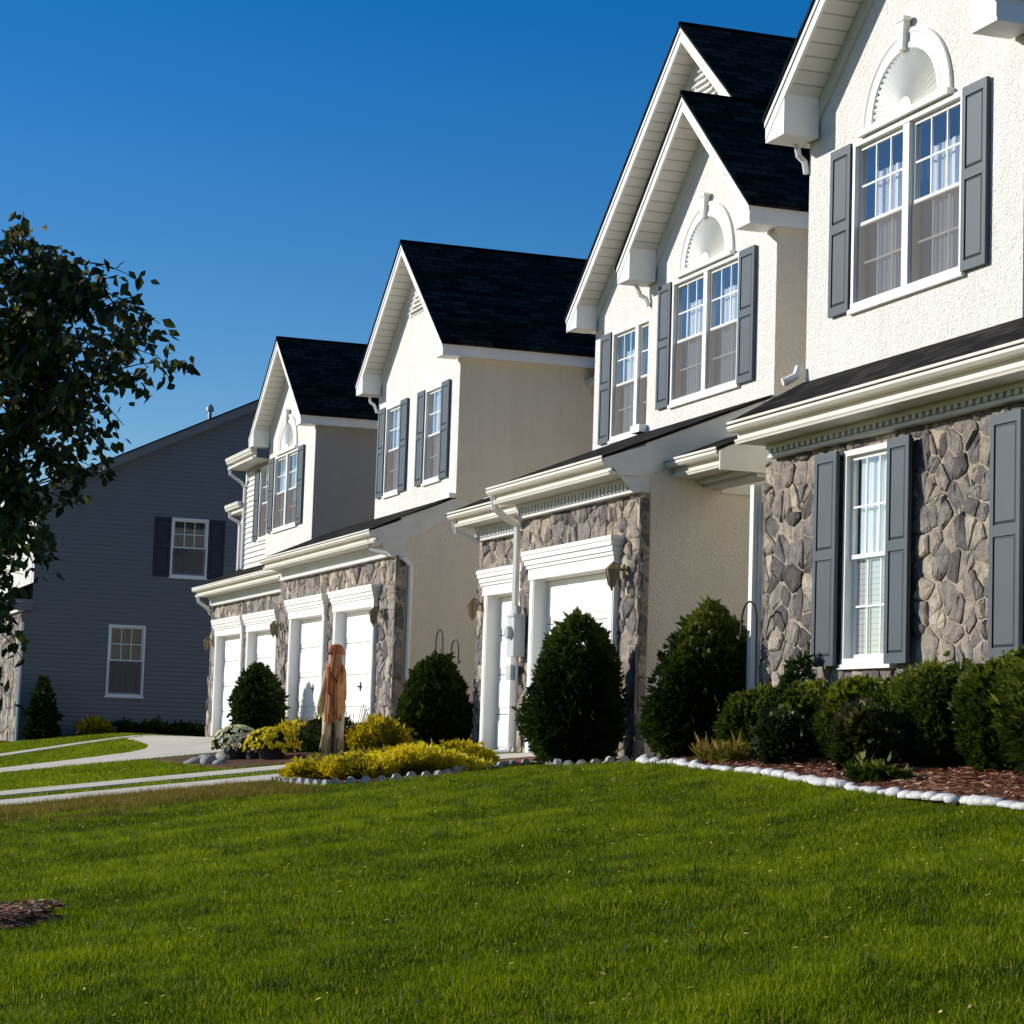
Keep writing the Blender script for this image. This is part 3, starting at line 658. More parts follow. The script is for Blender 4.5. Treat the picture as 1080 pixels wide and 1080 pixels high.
def unit_a():
    r=thing('townhouse',(6.0,2.0,0),'nearest townhouse at the right with rough fieldstone front, dentil cornice and arched double window','townhouse','attached stone and stucco townhouses')
    f=front(-.113)
    hole=[(5.105,6.0,.944,2.862),(8.16,9.06,.944,2.862)]
    W=MB(); wall_holes(W,front(-.075),3.42,13.0,-.4,3.4,hole,.2); W.build('stone_backing',M['mortar'],r,fix=False)
    R=[(3.407,5.10,-.3,2.95),(5.10,6.005,-.3,.90),(5.10,6.005,2.868,2.95),(6.005,8.155,-.3,2.95),(8.155,9.065,-.3,.90),(8.155,9.065,2.868,2.95),(9.065,12.9,-.3,2.95)]
    stone_wall(r,front(-.090),R,.265,0,seed=21)
    for a,b in ((5.105,6.0),(8.16,9.06)):
        window(r,front(-.120),a,b,.944,2.862,False,'sheer'); 
        Bl=MB(); fr=front(-.12); Bl.quad(fr(a+.07,1.0,-.085),fr(b-.07,1.0,-.085),fr(b-.07,1.85,-.085),fr(a+.07,1.85,-.085)); Bl.build('blind',M['blind'],r,fix=False)
    for a,b in ((4.66,5.085),(6.02,6.40),(7.703,8.145),(9.08,9.48)): shutter(r,front(-.16),a,b,.93,2.865,off=.02)
    cornice(r,3.524,12.9,-.593,3.282,-.10,2.948)
    pent_roof(r,3.50,12.9,-.585,3.278,.215,3.735)
    body(r,3.42,13.0,-.07,YB,-.4,3.6,M['stucco2'],'ground_floor_wall','lr')
    # recessed entry bay between the garage of the next unit and the stone front
    body(r,.02,3.42,3.1,3.2,-.4,3.6,M['stucco2'],'entry_wall','f')
    B=MB(); B.box(.02,1.40,.76,.98,3.06,3.40); B.build('entry_beam',M['fascia'],r)
    B=MB(); B.poly([(.016,.98,3.02),(.016,3.1,3.02),(.016,3.1,3.62),(.016,.98,3.62)]); B.build('wall_band',M['cream'],r,fix=False)
    cornice(r,.03,1.39,.27,3.35,.76,3.10,dent=False)
    E=MB(); pp=[(.30,3.10),(1.12,3.10),(1.12,3.66),(.30,3.31)]; E.prism([(1.425,y,z) for y,z in pp],[(1.45,y,z) for y,z in pp]); E.build('eave_end',M['cream'],r)
    pent_roof(r,.02,1.44,.28,3.345,1.05,3.66)
    # upper front
    zf=gable_roof(r,3.44,7.70,6.093,6.36,8.18,-.204,.205,5.0,3.603,7.482)
    fu=front(.205)
    gable_wall(r,fu,3.603,7.482,3.70,zf,[(4.547,6.554,4.281,5.873)],'upper_wall',M['stucco'],6.05,5.57)
    body(r,3.603,7.482,.205,2.6,3.6,6.2,M['stucco'],'bump_side','lr')
    window(r,fu,4.547,6.554,4.281,5.873,True,'curtain'); shutter(r,fu,4.135,4.533,4.27,5.873); shutter(r,fu,6.568,6.965,4.27,5.873)
    arch(r,fu,4.744,6.33,5.935,6.79)
    # main block behind
    body(r,0.03,13.0,2.55,YB,3.5,6.25,M['stucco'],'upper_main_wall','fr')
    rear_roof(r,.3,13.3,2.6,6.25,6.8,8.4)
    D=MB(); D.box(3.29,3.37,-.21,-.13,.05,2.72); D.build('downspout',M['trim'],r)
    D=MB(); D.box(3.375,3.40,-.16,-.12,.05,2.55); D.build('downspout_strap',M['trim'],r)
    downspout(r,[(3.52,.10,6.10),(3.53,.12,5.98),(3.56,.17,5.92),(3.575,.185,5.80)],.032)
    G=MB(); G.tube([(3.57,.15,3.88),(3.565,.12,3.79),(3.55,.04,3.74),(3.54,-.01,3.72)],.042,8); G.build('kickout_spout',M['trim'],r)
    return r

def unit_c():
    r=thing('townhouse',(-14.5,2.5,0),'tan townhouse with one tall plain gable, two separate shuttered windows and a triangular vent','townhouse','attached stone and stucco townhouses')
    zt,zh=2.29,2.65; d1=(-18.40,-16.15); d2=(-15.20,-12.95)
    W=MB(); wall_holes(W,front(.74),-19.70,-11.80,-.4,3.5,[(d1[0]-.14,d1[1]+.14,-.4,zt+.03),(d2[0]-.14,d2[1]+.14,-.4,zt+.03)],.2); W.build('garage_wall',M['stucco2'],r,fix=False)
    stone_wall(r,front(.726),[(-19.66,d1[0]-.15,-.3,zh-.05),(d1[1]+.15,d2[0]-.15,-.3,zh-.05),(d2[1]+.15,-11.76,-.3,zh-.05),(-19.66,-11.76,zh-.05,3.07)],.30,0,seed=31)
    stone_wall(r,side(-11.785),[(.68,.85,-.3,3.07)],.26,0,seed=32)
    garage_door(r,front(.691),*d1,.12,zt,zh); garage_door(r,front(.691),*d2,.12,zt,zh)
    cornice(r,-19.45,-11.80,.211,3.471,.70,3.06,dent=False)
    lantern(r,front(.65),-12.38,2.14)
    lantern(r,front(.65),-19.28,2.17)
    pent_roof(r,-19.45,-11.80,.22,3.465,1.66,4.10)
    B=MB(); x=-11.791; B.poly([(x,.74,-.4),(x,YB,-.4),(x,YB,6.5),(x,1.655,6.5),(x,1.655,4.05),(x,.74,3.68)]); B.build('side_wall',M['stucco2'],r,fix=False)
    side_band(r,x,.23,3.46,1.60,4.07,3.33,.84,3.06)
    zf=gable_roof(r,-16.77,-11.57,6.36,6.60,8.743,1.273,1.654,YB,-16.571,-11.791)
    gable_wall(r,front(1.654),-16.571,-11.791,4.07,zf,[(-15.974,-15.032,4.462,6.076),(-13.583,-12.647,4.462,6.076)],'upper_wall',M['stucco'],6.33,-14.17)
    f=front(1.654)
    for a,b in ((-15.974,-15.032),(-13.583,-12.647)):
        window(r,f,a,b,4.462,6.076,False,'curtain'); shutter(r,f,a-.42,a-.014,4.45,6.076); shutter(r,f,b+.014,b+.42,4.45,6.076)
    vent(r,f,-14.17,8.10,.55,.55)
    body(r,-16.571,-11.791,1.654,YB,3.5,6.4,M['stucco2'],'upper_side','lb')
    downspout(r,[(-12.2,.32,3.35),(-12.2,.36,3.18),(-11.95,.60,3.10),(-11.74,.80,3.02),(-11.735,.92,2.90),(-11.735,.92,.2),(-11.735,.75,.1)],.04)
    downspout(r,[(-16.72,1.5,6.42),(-16.66,1.52,6.25),(-16.6,1.58,6.2),(-16.55,1.62,6.05)],.03)
    G=MB(); G.tube([(-16.80,1.45,6.52),(-16.80,1.30,6.52)],.05,8); G.box(-12.5,-11.76,1.53,1.64,4.06,4.14); G.build('kickout_flashing',M['trim'],r)
    # entry recess between this unit and the next
    body(r,-11.79,-7.39,4.3,4.4,-.4,6.25,M['stucco2'],'entry_wall','f')
    rear_roof(r,-11.8,-7.3)
    body(r,-19.9,-16.5,4.3,YB,3.4,6.25,M['stucco2'],'main_wall','f'); rear_roof(r,-19.9,-16.4)
    return r

def siding(root,fr,u0,u1,z0,ztop,mat,name,lap=.115,holes=()):
    """lapped boards; ztop(u) gives the upper edge"""
    S=MB(); n=int((max(ztop(u0),ztop((u0+u1)/2),ztop(u1))-z0)/lap)+2
    us=[u0+(u1-u0)*i/24 for i in range(25)]
    for h in holes: us+= [h[0],h[1]]
    us=sorted(set(us))
    for k in range(n):
        a,b=z0+k*lap,z0+(k+1)*lap
        for p,q in zip(us,us[1:]):
            m=(p+q)/2; t=min(ztop(p),ztop(q)) ; t=max(t,min(max(ztop(p),ztop(q)),t+.05))
            segs=[(a,min(b,t))]
            for h in holes:
                if h[0]<m<h[1]:
                    ns=[]
                    for s0,s1 in segs:
                        if s1<=h[2] or s0>=h[3]: ns.append((s0,s1))
                        else:
                            if s0<h[2]: ns.append((s0,h[2]))
                            if s1>h[3]: ns.append((h[3],s1))
                    segs=ns
            for s0,s1 in segs:
                if s1-s0<.004: continue
                d0=.03*(1-(s0-a)/lap); d1=.03*(1-(s1-a)/lap)
                S.quad(fr(p,s0,d0),fr(q,s0,d0),fr(q,s1,d1),fr(p,s1,d1))
                if s0==a: S.quad(fr(p,s0,0),fr(q,s0,0),fr(q,s0,d0),fr(p,s0,d0))
    return S.build(name,mat,root,fix=False)

def unit_d():
    r=thing('townhouse',(-23.5,2.5,0),'farthest pale townhouse of the sunlit row with arched double window and white siding beside it','townhouse','attached stone and stucco townhouses')
    zt,zh=2.24,2.61; d1=(-26.70,-24.35); d2=(-23.60,-21.25)
    W=MB(); wall_holes(W,front(1.12),-27.70,-19.68,-.5,3.4,[(d1[0]-.14,d1[1]+.14,-.5,zt+.03),(d2[0]-.14,d2[1]+.14,-.5,zt+.03)],.2); W.build('garage_wall',M['stucco2'],r,fix=False)
    stone_wall(r,front(1.104),[(-27.72,d1[0]-.15,-.4,zh-.05),(d1[1]+.15,d2[0]-.15,-.4,zh-.05),(d2[1]+.15,-19.70,-.4,zh-.05),(-27.72,-19.70,zh-.05,2.96)],.32,0,seed=41)
    garage_door(r,front(1.069),*d1,.05,zt,zh); garage_door(r,front(1.069),*d2,.05,zt,zh)
    cornice(r,-27.65,-19.70,.589,3.355,1.08,2.95,dent=False)
    lantern(r,front(1.02),-20.42,2.17); lantern(r,front(1.02),-27.15,2.12)
    pent_roof(r,-27.60,-19.46,.60,3.35,1.90,3.95)
    body(r,-27.70,-19.9,1.12,YB,-.5,3.4,M['siding_white'],'left_wall','l')
    zf=gable_roof(r,-24.10,-19.62,6.18,6.41,8.22,.959,1.336,7.0,-23.765,-19.881)
    gable_wall(r,front(1.336),-23.765,-19.881,3.70,zf,[(-23.116,-21.097,4.341,5.901)],'upper_wall',M['stucco'],6.14,-21.86)
    f=front(1.336); window(r,f,-23.116,-21.097,4.341,5.901,True,'curtain'); shutter(r,f,-23.54,-23.13,4.33,5.901); shutter(r,f,-21.083,-20.65,4.33,5.901)
    arch(r,f,-22.87,-21.30,5.955,6.78)
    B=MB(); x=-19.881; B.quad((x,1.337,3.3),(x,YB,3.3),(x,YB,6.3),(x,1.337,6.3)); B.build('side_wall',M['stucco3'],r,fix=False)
    WL=-24.95   # siding bay left of the gable
    fl=front(1.46); siding(r,fl,-26.28,-23.77,3.50,lambda u:6.0,M['siding_white'],'siding_wall',holes=[(WL,-23.90,4.30,5.86)])
    window(r,fl,WL,-23.90,4.30,5.86,False,'curtain'); shutter(r,fl,WL-.44,WL-.015,4.29,5.86)
    C=MB(); C.fbox(fl,-26.33,-26.22,3.55,6.0,.0,.03); C.build('corner_post',M['trim'],r)
    G=MB(); G.sweep(gutter_prof(.97,6.19),-26.45,-23.98); G.build('gutter',M['cream'],r)
    Fx=MB(); Fx.box(-26.44,-23.98,1.09,1.115,5.95,6.17); Fx.box(-26.44,-23.98,1.115,1.47,5.95,5.98); Fx.box(-26.44,-23.98,1.03,1.09,5.95,6.0); Fx.build('fascia',M['cream'],r)
    pent_roof(r,-26.5,-23.9,.98,6.2,4.6,7.7,'main_roof')
    body(r,-26.28,-23.77,1.48,YB,3.4,6.1,M['siding_white'],'upper_side','l')
    downspout(r,[(-26.38,1.05,6.07),(-26.38,1.08,5.85),(-26.30,1.32,5.68),(-26.28,1.41,5.55),(-26.28,1.41,3.75)],.042)
    # low rear bay seen between the row and the dark house
    siding(r,front(1.66),-27.60,-26.28,3.5,lambda u:5.15,M['siding_white'],'siding_wall')
    pent_roof(r,-27.68,-26.28,1.36,5.24,2.6,5.85,'main_roof'); G=MB(); G.sweep(gutter_prof(1.26,5.26),-27.68,-26.32); G.build('gutter',M['cream'],r)
    F=MB(); F.box(-27.66,-26.3,1.37,1.40,5.05,5.22); F.box(-27.66,-26.3,1.40,1.66,5.05,5.08); F.build('fascia',M['cream'],r)
    body(r,-27.60,-26.28,1.67,YB,3.2,5.2,M['siding_white'],'upper_side','l')
    downspout(r,[(-27.50,1.34,5.14),(-27.50,1.36,5.0),(-27.48,1.56,4.90),(-27.48,1.60,4.80),(-27.48,1.60,3.75)],.045)
    downspout(r,[(-27.55,.70,3.22),(-27.55,.74,3.05),(-27.62,.98,2.90),(-27.66,1.05,2.78)],.045)
    return r

def unit_e():
    X=-34.91
    r=thing('townhouse',(-39,2,0),'dark shaded house side with lapped siding, two small windows and navy shutters behind the row','townhouse')
    fr=side(X); zr=lambda y: 7.48+.485*(y-.786)
    top=lambda y: min(zr(y),zr(5.2)-.485*(y-5.2))-.12
    hs=[(1.461,2.424,4.075,5.595),(-.028,.92,.962,2.771)]
    siding(r,fr,-1.98,12.4,-.6,top,M['siding'],'siding_wall',.112,hs)
    B=MB(); B.poly([fr(-1.97,-.6,-.42),fr(12.4,-.6,-.42),fr(12.4,zr(5.2)-.485*7.2-.05,-.42),fr(5.2,zr(5.2)-.05,-.42),fr(-1.97,zr(-1.97)-.05,-.42)]); B.poly([fr(-1.97,zr(-1.97)-.35,.001),fr(5.2,zr(5.2)-.35,.001),fr(5.2,zr(5.2)-.04,.001),fr(-1.97,zr(-1.97)-.04,.001)]); B.build('wall_backing',M['siding'],r,fix=False)
    siding(r,fr,-2.22,-1.98,-.6,lambda y:3.3,M['siding'],'siding_wall',.112)
    window(r,fr,1.461,2.424,4.075,5.595,False,'plain',screens=True); window(r,fr,-.028,.92,.962,2.771,False,'plain',screens=True)
    shutter(r,fr,1.02,1.447,4.06,5.595,'shutter_dark'); shutter(r,fr,2.438,2.86,4.06,5.595,'shutter_dark')
    F=MB()
    for a,b in ((-2.45,5.2),(12.85,5.2)):
        P=[(X+.30,a,zr(-2.45)-.26 if a<5 else zr(-2.45)-.26),(X+.30,b,zr(5.2)-.26),(X+.30,b,zr(5.2)-.03),(X+.30,a,zr(-2.45)-.03)]
        F.prism(P,[(p[0]-.025,p[1],p[2]) for p in P])
        Q=[(X+.275,a,zr(-2.45)-.22),(X+.275,b,zr(5.2)-.22),(X,b,zr(5.2)-.22),(X,a,zr(-2.45)-.22)]; F.poly(Q)
    F.build('rake_fascia',M['siding'],r,fix=False)
    R=MB()
    for a,b in ((-2.5,5.2),(12.9,5.2)):
        z0=zr(-2.5)
        R.quad((X-9,a,z0),(X+.33,a,z0),(X+.33,b,zr(5.2)),(X-9,b,zr(5.2))); R.quad((X+.33,a,z0-.04),(X+.33,b,zr(5.2)-.04),(X+.33,b,zr(5.2)),(X+.33,a,z0)); R.quad((X-9,a,z0-.04),(X+.33,a,z0-.04),(X+.33,a,z0),(X-9,a,z0))
    R.build('gable_roof',M['shingle'],r,fix=False)
    V=MB(); V.tube([(X-.6,2.45,8.1),(X-.6,2.45,8.52)],.05,8); V.lathe((X-.6,2.45,0),[(.05,8.50),(.10,8.52),(.10,8.62),(.03,8.70)],8); V.build('vent_pipe',M['galv'],r)
    # street front: stone below, siding above, cornice and one door
    W=MB(); wall_holes(W,front(-2.20),X-8,X-.02,-.8,3.4,[(X-7.7,X-4.4,-.8,2.1)],.2); W.build('front_wall',M['mortar'],r,fix=False)
    stone_wall(r,front(-2.22),[(X-8,X-7.75,-.6,2.4),(X-4.35,X-.0,-.6,2.4),(X-8,X-.0,2.4,2.95)],.42,0,seed=51)
    garage_door(r,front(-2.25),X-7.56,X-4.54,-.35,2.05,2.40)
    body(r,X-8,X-.02,-1.96,-1.9,3.2,6.0,M['siding_white'],'upper_front_wall','f')
    cornice(r,X-8,X+.12,-2.72,3.42,-2.23,2.98,dent=False)
    E=MB(); E.box(X+.0,X+.13,-2.68,-1.99,3.02,3.30); E.build('eave_return',M['siding'],r)
    pent_roof(r,X-8,X+.1,-2.70,3.41,-1.95,3.75)
    G=MB(); G.sweep(gutter_prof(-2.62,zr(-2.5)-.02),X-9,X+.3); G.build('gutter',M['trim'],r)
    downspout(r,[(X+.06,-2.21,2.72),(X+.06,-2.21,-.28)],.05)
    body(r,X-8,X-.02,-1.96,12.4,-.6,6.0,M['siding'],'rear_wall','lb')
    return r

HB=unit_b(); HA=unit_a(); HC=unit_c(); HD=unit_d(); HE=unit_e()

# ------------------------------------------------------------------ ground, paving, beds
def grid_sheet(name, xs, ys, zf, mat, kind='structure', parent=None):
    X,Y=np.meshgrid(xs,ys); Z=zf(X,Y); nx,ny=len(xs),len(ys)
    V=np.stack([X.ravel(),Y.ravel(),Z.ravel()],1)
    i,j=np.meshgrid(np.arange(nx-1),np.arange(ny-1)); a=(j*nx+i).ravel()
    F=np.stack([a,a+1,a+nx+1,a+nx],1).ravel()
    o=np_mesh(name,V,F,4,mat,parent,smooth=True)
    if kind: o['kind']=kind
    return o
xs=np.concatenate([[-700,-400,-220,-130],np.arange(-80,30.1,.35),[45,80,160,300,600]]); ys=np.concatenate([[-600,-300,-150,-70,-40,-25],np.arange(-18,14.1,.3),[20,40,90,200,450,700]])
def lumps(x,y): return .02*np.sin(x*1.7+.6*np.sin(y*1.3))*np.sin(y*2.1+.5*x)+.012*np.sin(x*4.1+y*2.3)
def lawn_z(x,y):
    w=np.clip((x+.2)/1.5,0,1)*np.clip((-y-.9)/1.5,0,1)
    return g(x,y)+lumps(x,y)*w-.005
grid_sheet('ground',xs,ys,lawn_z,M['ground'])
def slab(name,poly_fn,u,v,th,mat,lift=.02):
    """sheet of u x v cells; poly_fn(s,t)->(x,y), draped on the ground with a lip"""
    B=MB(); P=[[None]*(v+1) for _ in range(u+1)]
    for i in range(u+1):
        for j in range(v+1):
            x,y=poly_fn(i/u,j/v); P[i][j]=Vector((x,y,gz(x,y)+lift))
    for i in range(u):
        for j in range(v): B.poly((P[i][j],P[i+1][j],P[i+1][j+1],P[i][j+1]))
    dn=Vector((0,0,-th))
    for i in range(u):
        for j in (0,v): B.poly((P[i][j],P[i+1][j],P[i+1][j]+dn,P[i][j]+dn))
    for j in range(v):
        for i in (0,u): B.poly((P[i][j],P[i][j+1],P[i][j+1]+dn,P[i][j]+dn))
    o=B.build(name,mat,None); o['kind']='structure'; return o
lerp=lambda a,b,t:a+(b-a)*t
# shared far driveway, the walk beside it, and the two ribbons of the near one
DL=[(-14,-18.6),(-5,-18.6),(-3.2,-18.2),(-2.3,-18.4),(-1.8,-19.4),(-1.35,-21.5),(-1.0,-24.5),(-.75,-27.6),(1.0,-27.6)]
def drive_left(y): return np.interp(y,[p[0] for p in DL],[p[1] for p in DL])
slab('driveway',lambda s,t:(lerp(float(drive_left(lerp(.95,-13.5,t))),-12.7,s),lerp(.95,-13.5,t)),14,96,.12,M['concrete'])
slab('walkway',lambda s,t:(lerp(-28.8,-27.9,s),lerp(.9,-13.5,t)),2,34,.1,M['concrete'],.025)
slab('driveway',lambda s,t:(lerp(-5.45,-4.30,s),lerp(.45,-13.5,t)),3,34,.12,M['concrete'],.03)
slab('driveway',lambda s,t:(lerp(-3.15,-1.75,s),lerp(-.12,-13.5,t)),3,34,.12,M['concrete'],.03)
EDGE=[(1.75,-.62),(2.4,-.86),(3.4,-1.06),(4.8,-1.34),(6.15,-1.45),(7.53,-1.70),(8.65,-1.88),(9.67,-1.99),(10.49,-2.04),(11.3,-2.06),(12.6,-2.08)]
def edge_y(x): return float(np.interp(x,[p[0] for p in EDGE],[p[1] for p in EDGE]))
slab('mulch_bed',lambda s,t:(lerp(1.7,12.6,s),lerp(edge_y(lerp(1.7,12.6,s))+.02,-.12 if lerp(1.7,12.6,s)>3.4 else .6,t)),44,8,.06,M['mulch'],.025)
EB=[(-1.75,-3.62),(-.9,-3.60),(-.15,-3.35),(.12,-2.8),(.10,-2.3),(-.28,-1.8),(-.48,-1.2),(-.45,-.85),(-.05,-.90),(.32,-1.0),(.62,-.78),(.62,-.35)]
slab('planting_bed',lambda s,t:(lerp(-1.74,float(np.interp(lerp(-3.55,-.2,t),[-3.6,-3.35,-2.8,-2.3,-1.8,-1.2,-.85,-.3],[-.9,-.15,.10,.08,-.25,-.45,-.4,.5])),s),lerp(-3.55,-.2,t)),8,18,.05,M['mulch'],.02)
slab('planting_bed',lambda s,t:(lerp(-11.9,-6.2,s),lerp(-3.1,.3,t)),10,8,.05,M['dirt'],.02)
# mulch ring under the street tree
TX,TY=10.35,-8.22
RG=MB(); n=40
for k in range(5):
    for i in range(n):
        def pt(kk,ii):
            t=2*math.pi*ii/n; rr=.50*kk/5*(1+.10*math.sin(3*t)+.06*math.sin(7*t)); x,y=TX+rr*math.cos(t),TY+rr*math.sin(t)
            return (x,y,gz(x,y)+.02+.06*(1-(kk/5)**2)*1.0+.012*math.sin(9*t+kk))
        RG.poly((pt(k,i),pt(k,i+1),pt(k+1,i+1),pt(k+1,i)) if k else (pt(0,i),pt(1,i+1),pt(1,i)))
o=RG.build('mulch_ring',M['dirt'],None); o['kind']='structure'

def scatter_flat(name,n,xyfn,size,mat,lift=.03,up=.25,asp=.28):
    P=[]
    rng=np.random.default_rng(hash(name)%1000 if False else len(name)*37+n)
    pts=np.array([xyfn(rng) for _ in range(n)]); z=g(pts[:,0],pts[:,1])+lift+rng.uniform(0,.02,n)
    C=np.column_stack([pts,z]); th=rng.uniform(0,2*np.pi,n); L=size*rng.uniform(.5,1.4,n); t=rng.uniform(-up,up,n)
    d=np.stack([np.cos(th)*np.cos(t),np.sin(th)*np.cos(t),np.sin(t)],1)*L[:,None]; w=np.stack([-np.sin(th),np.cos(th),rng.uniform(-.6,.6,n)],1)*(L*asp)[:,None]
    V=np.stack([C-d-w,C+d-w*.6,C+d+w,C-d+w*.7],1).reshape(-1,3)
    return np_mesh(name,V,np.arange(4*n),4,mat,None,rng.uniform(0,1,n))
def in_bed(r):
    x=r.uniform(1.8,12.5); y=r.uniform(edge_y(x)+.06,-.15); return x,y
tag(scatter_flat('mulch_chips',9000,in_bed,.03,M['chip'],.03),'red bark mulch chips covering the bed along the stone wall','mulch',kind='stuff')
def in_ring(r):
    t=r.uniform(0,6.283); q=.48*math.sqrt(r.uniform(0,1)); return TX+q*math.cos(t),TY+q*math.sin(t)
tag(scatter_flat('bark_pieces',1500,in_ring,.025,M['chip'],.07),'brown bark pieces in the ring on the near left lawn','mulch',kind='stuff')

# ------------------------------------------------------------------ grass
def vnoise(p,cell,seed):
    """smooth random field, -.5 to .5"""
    r=np.random.default_rng(seed); T=r.uniform(-.5,.5,(256,256)); q=p/cell+np.array([seed*17.3,seed*5.1]); i=np.floor(q).astype(int); f=q-i; f=f*f*(3-2*f)
    t=lambda a,b:T[(i[:,0]+a)%256,(i[:,1]+b)%256]
    return (t(0,0)*(1-f[:,0])+t(1,0)*f[:,0])*(1-f[:,1])+(t(0,1)*(1-f[:,0])+t(1,1)*f[:,0])*f[:,1]
def blades(name,pts,h,w,mat,lean,rng,base=None,flat=.0):
    n=len(pts); z=lawn_z(pts[:,0],pts[:,1]) if base is None else base
    C=np.column_stack([pts,z]); th=rng.uniform(0,2*np.pi,n); H=h*rng.uniform(.55,1.25,n); Wd=w*rng.uniform(.7,1.4,n)
    la=rng.uniform(0,lean,n); ph=rng.uniform(0,2*np.pi,n)
    side=np.stack([np.cos(th),np.sin(th),np.zeros(n)],1)*Wd[:,None]; tip=np.stack([np.cos(ph)*np.sin(la),np.sin(ph)*np.sin(la),np.cos(la)],1)*H[:,None]
    # colour: large soft patches plus blade to blade variation
    pat=.5+.30*vnoise(pts,1.3,1)+.34*vnoise(pts,.42,2)+.34*vnoise(pts,.14,3)
    H_=H*(.55+.9*np.clip(pat,0,1)); tip*=(H_/H)[:,None]; C=C+0
    V=np.stack([C-side,C+side,C+tip],1).reshape(-1,3); rnd=np.clip(-.02+.74*pat+rng.normal(0,.15,n),0,.88); y=rng.uniform(0,1,n); rnd=np.where(y<.035,rng.uniform(.93,1,n),rnd)
    return np_mesh(name,V,np.arange(3*n),3,mat,None,rnd)
def lawn_mask(p):
    x,y=p[:,0],p[:,1]
    ok=x>-1.6
    ey=np.interp(x,[q[0] for q in EDGE],[q[1] for q in EDGE]); ok&=~((x>1.6)&(y>ey-.05))
    bx=np.interp(y,[-3.7,-3.6,-3.35,-2.8,-2.3,-1.8,-1.2,-.85,-.3],[-1.6,-.9,-.1,.18,.16,-.2,-.4,.45,.7]); ok&=~((y>-3.68)&(x<bx))
    ok&=~((x<1.75)&(y>.1)); ok&=((x-TX)**2+(y-TY)**2)>.44**2
    # keep to the cone the photograph looks into, with a margin
    dx,dy=23.414-x,y+9.726; ang=np.degrees(np.arctan2(dy,dx)); ok&=(ang>-4.0)&(ang<42)
    return ok
rng=np.random.default_rng(3)
def rand_pts(n,x0,x1,y0,y1): return np.column_stack([rng.uniform(x0,x1,n),rng.uniform(y0,y1,n)])
P=rand_pts(2500000,-1.7,20.5,-10.6,1.0); P=P[lawn_mask(P)]
d=np.hypot(P[:,0]-23.414,P[:,1]+9.726); keep=rng.uniform(0,1,len(P))<np.clip(1.25-.032*d,.42,1); P=P[keep]
tag(blades('grass',P,.036,.0023,M['grass'],1.3,rng),'bright green mown lawn grass sloping up to the houses','grass',kind='stuff')
def in_lawn(r):
    while True:
        q=np.array([[r.uniform(-1.5,19.5),r.uniform(-9.4,.8)]])
        if lawn_mask(q)[0]: return q[0]
tag(scatter_flat('leaf_litter',2600,in_lawn,.009,M['litter'],.03,.5,.55),'small yellowish fallen leaves and clover heads flecking the front lawn','leaf litter',kind='stuff')
tufts=np.array([in_lawn(rng) for _ in range(420)]); tuft_pts=np.repeat(tufts,60,0)+rng.normal(0,.045,(420*60,2)); tuft_pts=tuft_pts[lawn_mask(tuft_pts)]
tag(blades('weed_tuft',tuft_pts,.062,.0034,M['tuft'],1.1,rng),'darker coarse weed tufts scattered through the front lawn','weeds',kind='stuff')
# dead, longer fringe where the lawn meets the near drive
Q=rand_pts(110000,-1.72,1.6,-9.0,-3.65); 
Q=Q[rng.uniform(0,1,len(Q))<np.clip(1.15-np.maximum(0,Q[:,0]+1.4)*.42+.35*np.sin(Q[:,1]*2.3)*np.sin(Q[:,0]*3+Q[:,1]),.0,1)*.8]
tag(blades('dry_grass',Q,.075,.0035,M['drygrass'],.8,rng),'brownish longer grass fringe along the near concrete strip','grass',kind='stuff')
# far strips of turf
def far_ok(p):
    x,y=p[:,0],p[:,1]; s1=(x>-12.5)&(x<-5.5)&~((x>-11.95)&(x<-6.15)&(y>-3.15)); s2=(x>-4.25)&(x<-3.2); dxl=drive_left(y)
    s3=(x<dxl-.08)&(x>-27.85); s4=(x<-28.85)&(x>-34.6); return (s1|s2|s3|s4)&(y<.4)
Q=rand_pts(300000,-35,-3.1,-9,.4); Q=Q[far_ok(Q)]
tag(blades('turf_strip',Q,.05,.0075,M['grass'],.8,rng),'narrow strips of turf between the far driveways and walks','grass',kind='stuff')

# ------------------------------------------------------------------ plants
def fans(centers,normals,size,per,asp,rng,spread=.9,droop=0.0):
    size=np.asarray(size,float)
    """per = blades in one spray; returns verts (4 per blade) """
    n=len(centers); out=[]
    ref=rng.normal(size=(n,3)); t=np.cross(normals,ref); t/=np.linalg.norm(t,axis=1,keepdims=True)+1e-9
    for k in range(per):
        a=(k/(max(per-1,1))-.5)*2*spread+rng.normal(0,.12,n)
        d=normals*np.cos(a)[:,None]+t*np.sin(a)[:,None]; d[:,2]+=rng.uniform(-.15,.25,n)-droop; d/=np.linalg.norm(d,axis=1,keepdims=True)
        L=size*rng.uniform(.6,1.25,n); nn=np.cross(d,np.cross(normals,t)+rng.normal(0,.5,(n,3))); nn/=np.linalg.norm(nn,axis=1,keepdims=True)+1e-9
        w=nn*(L*asp)[:,None]
        out.append(np.stack([centers,centers+d*(L*.5)[:,None]-w,centers+d*L[:,None],centers+d*(L*.5)[:,None]+w],1))
    return np.stack(out,1).reshape(-1,3)
def lobed(dirs,rng,k=14,amp=.16):
    c=rng.normal(size=(k,3)); c/=np.linalg.norm(c,axis=1,keepdims=True); a=rng.uniform(-amp,amp,k)
    s=np.ones(len(dirs))
    for ci,ai in zip(c,a): s+=ai*np.exp(-(1-dirs@ci)*9)
    return s
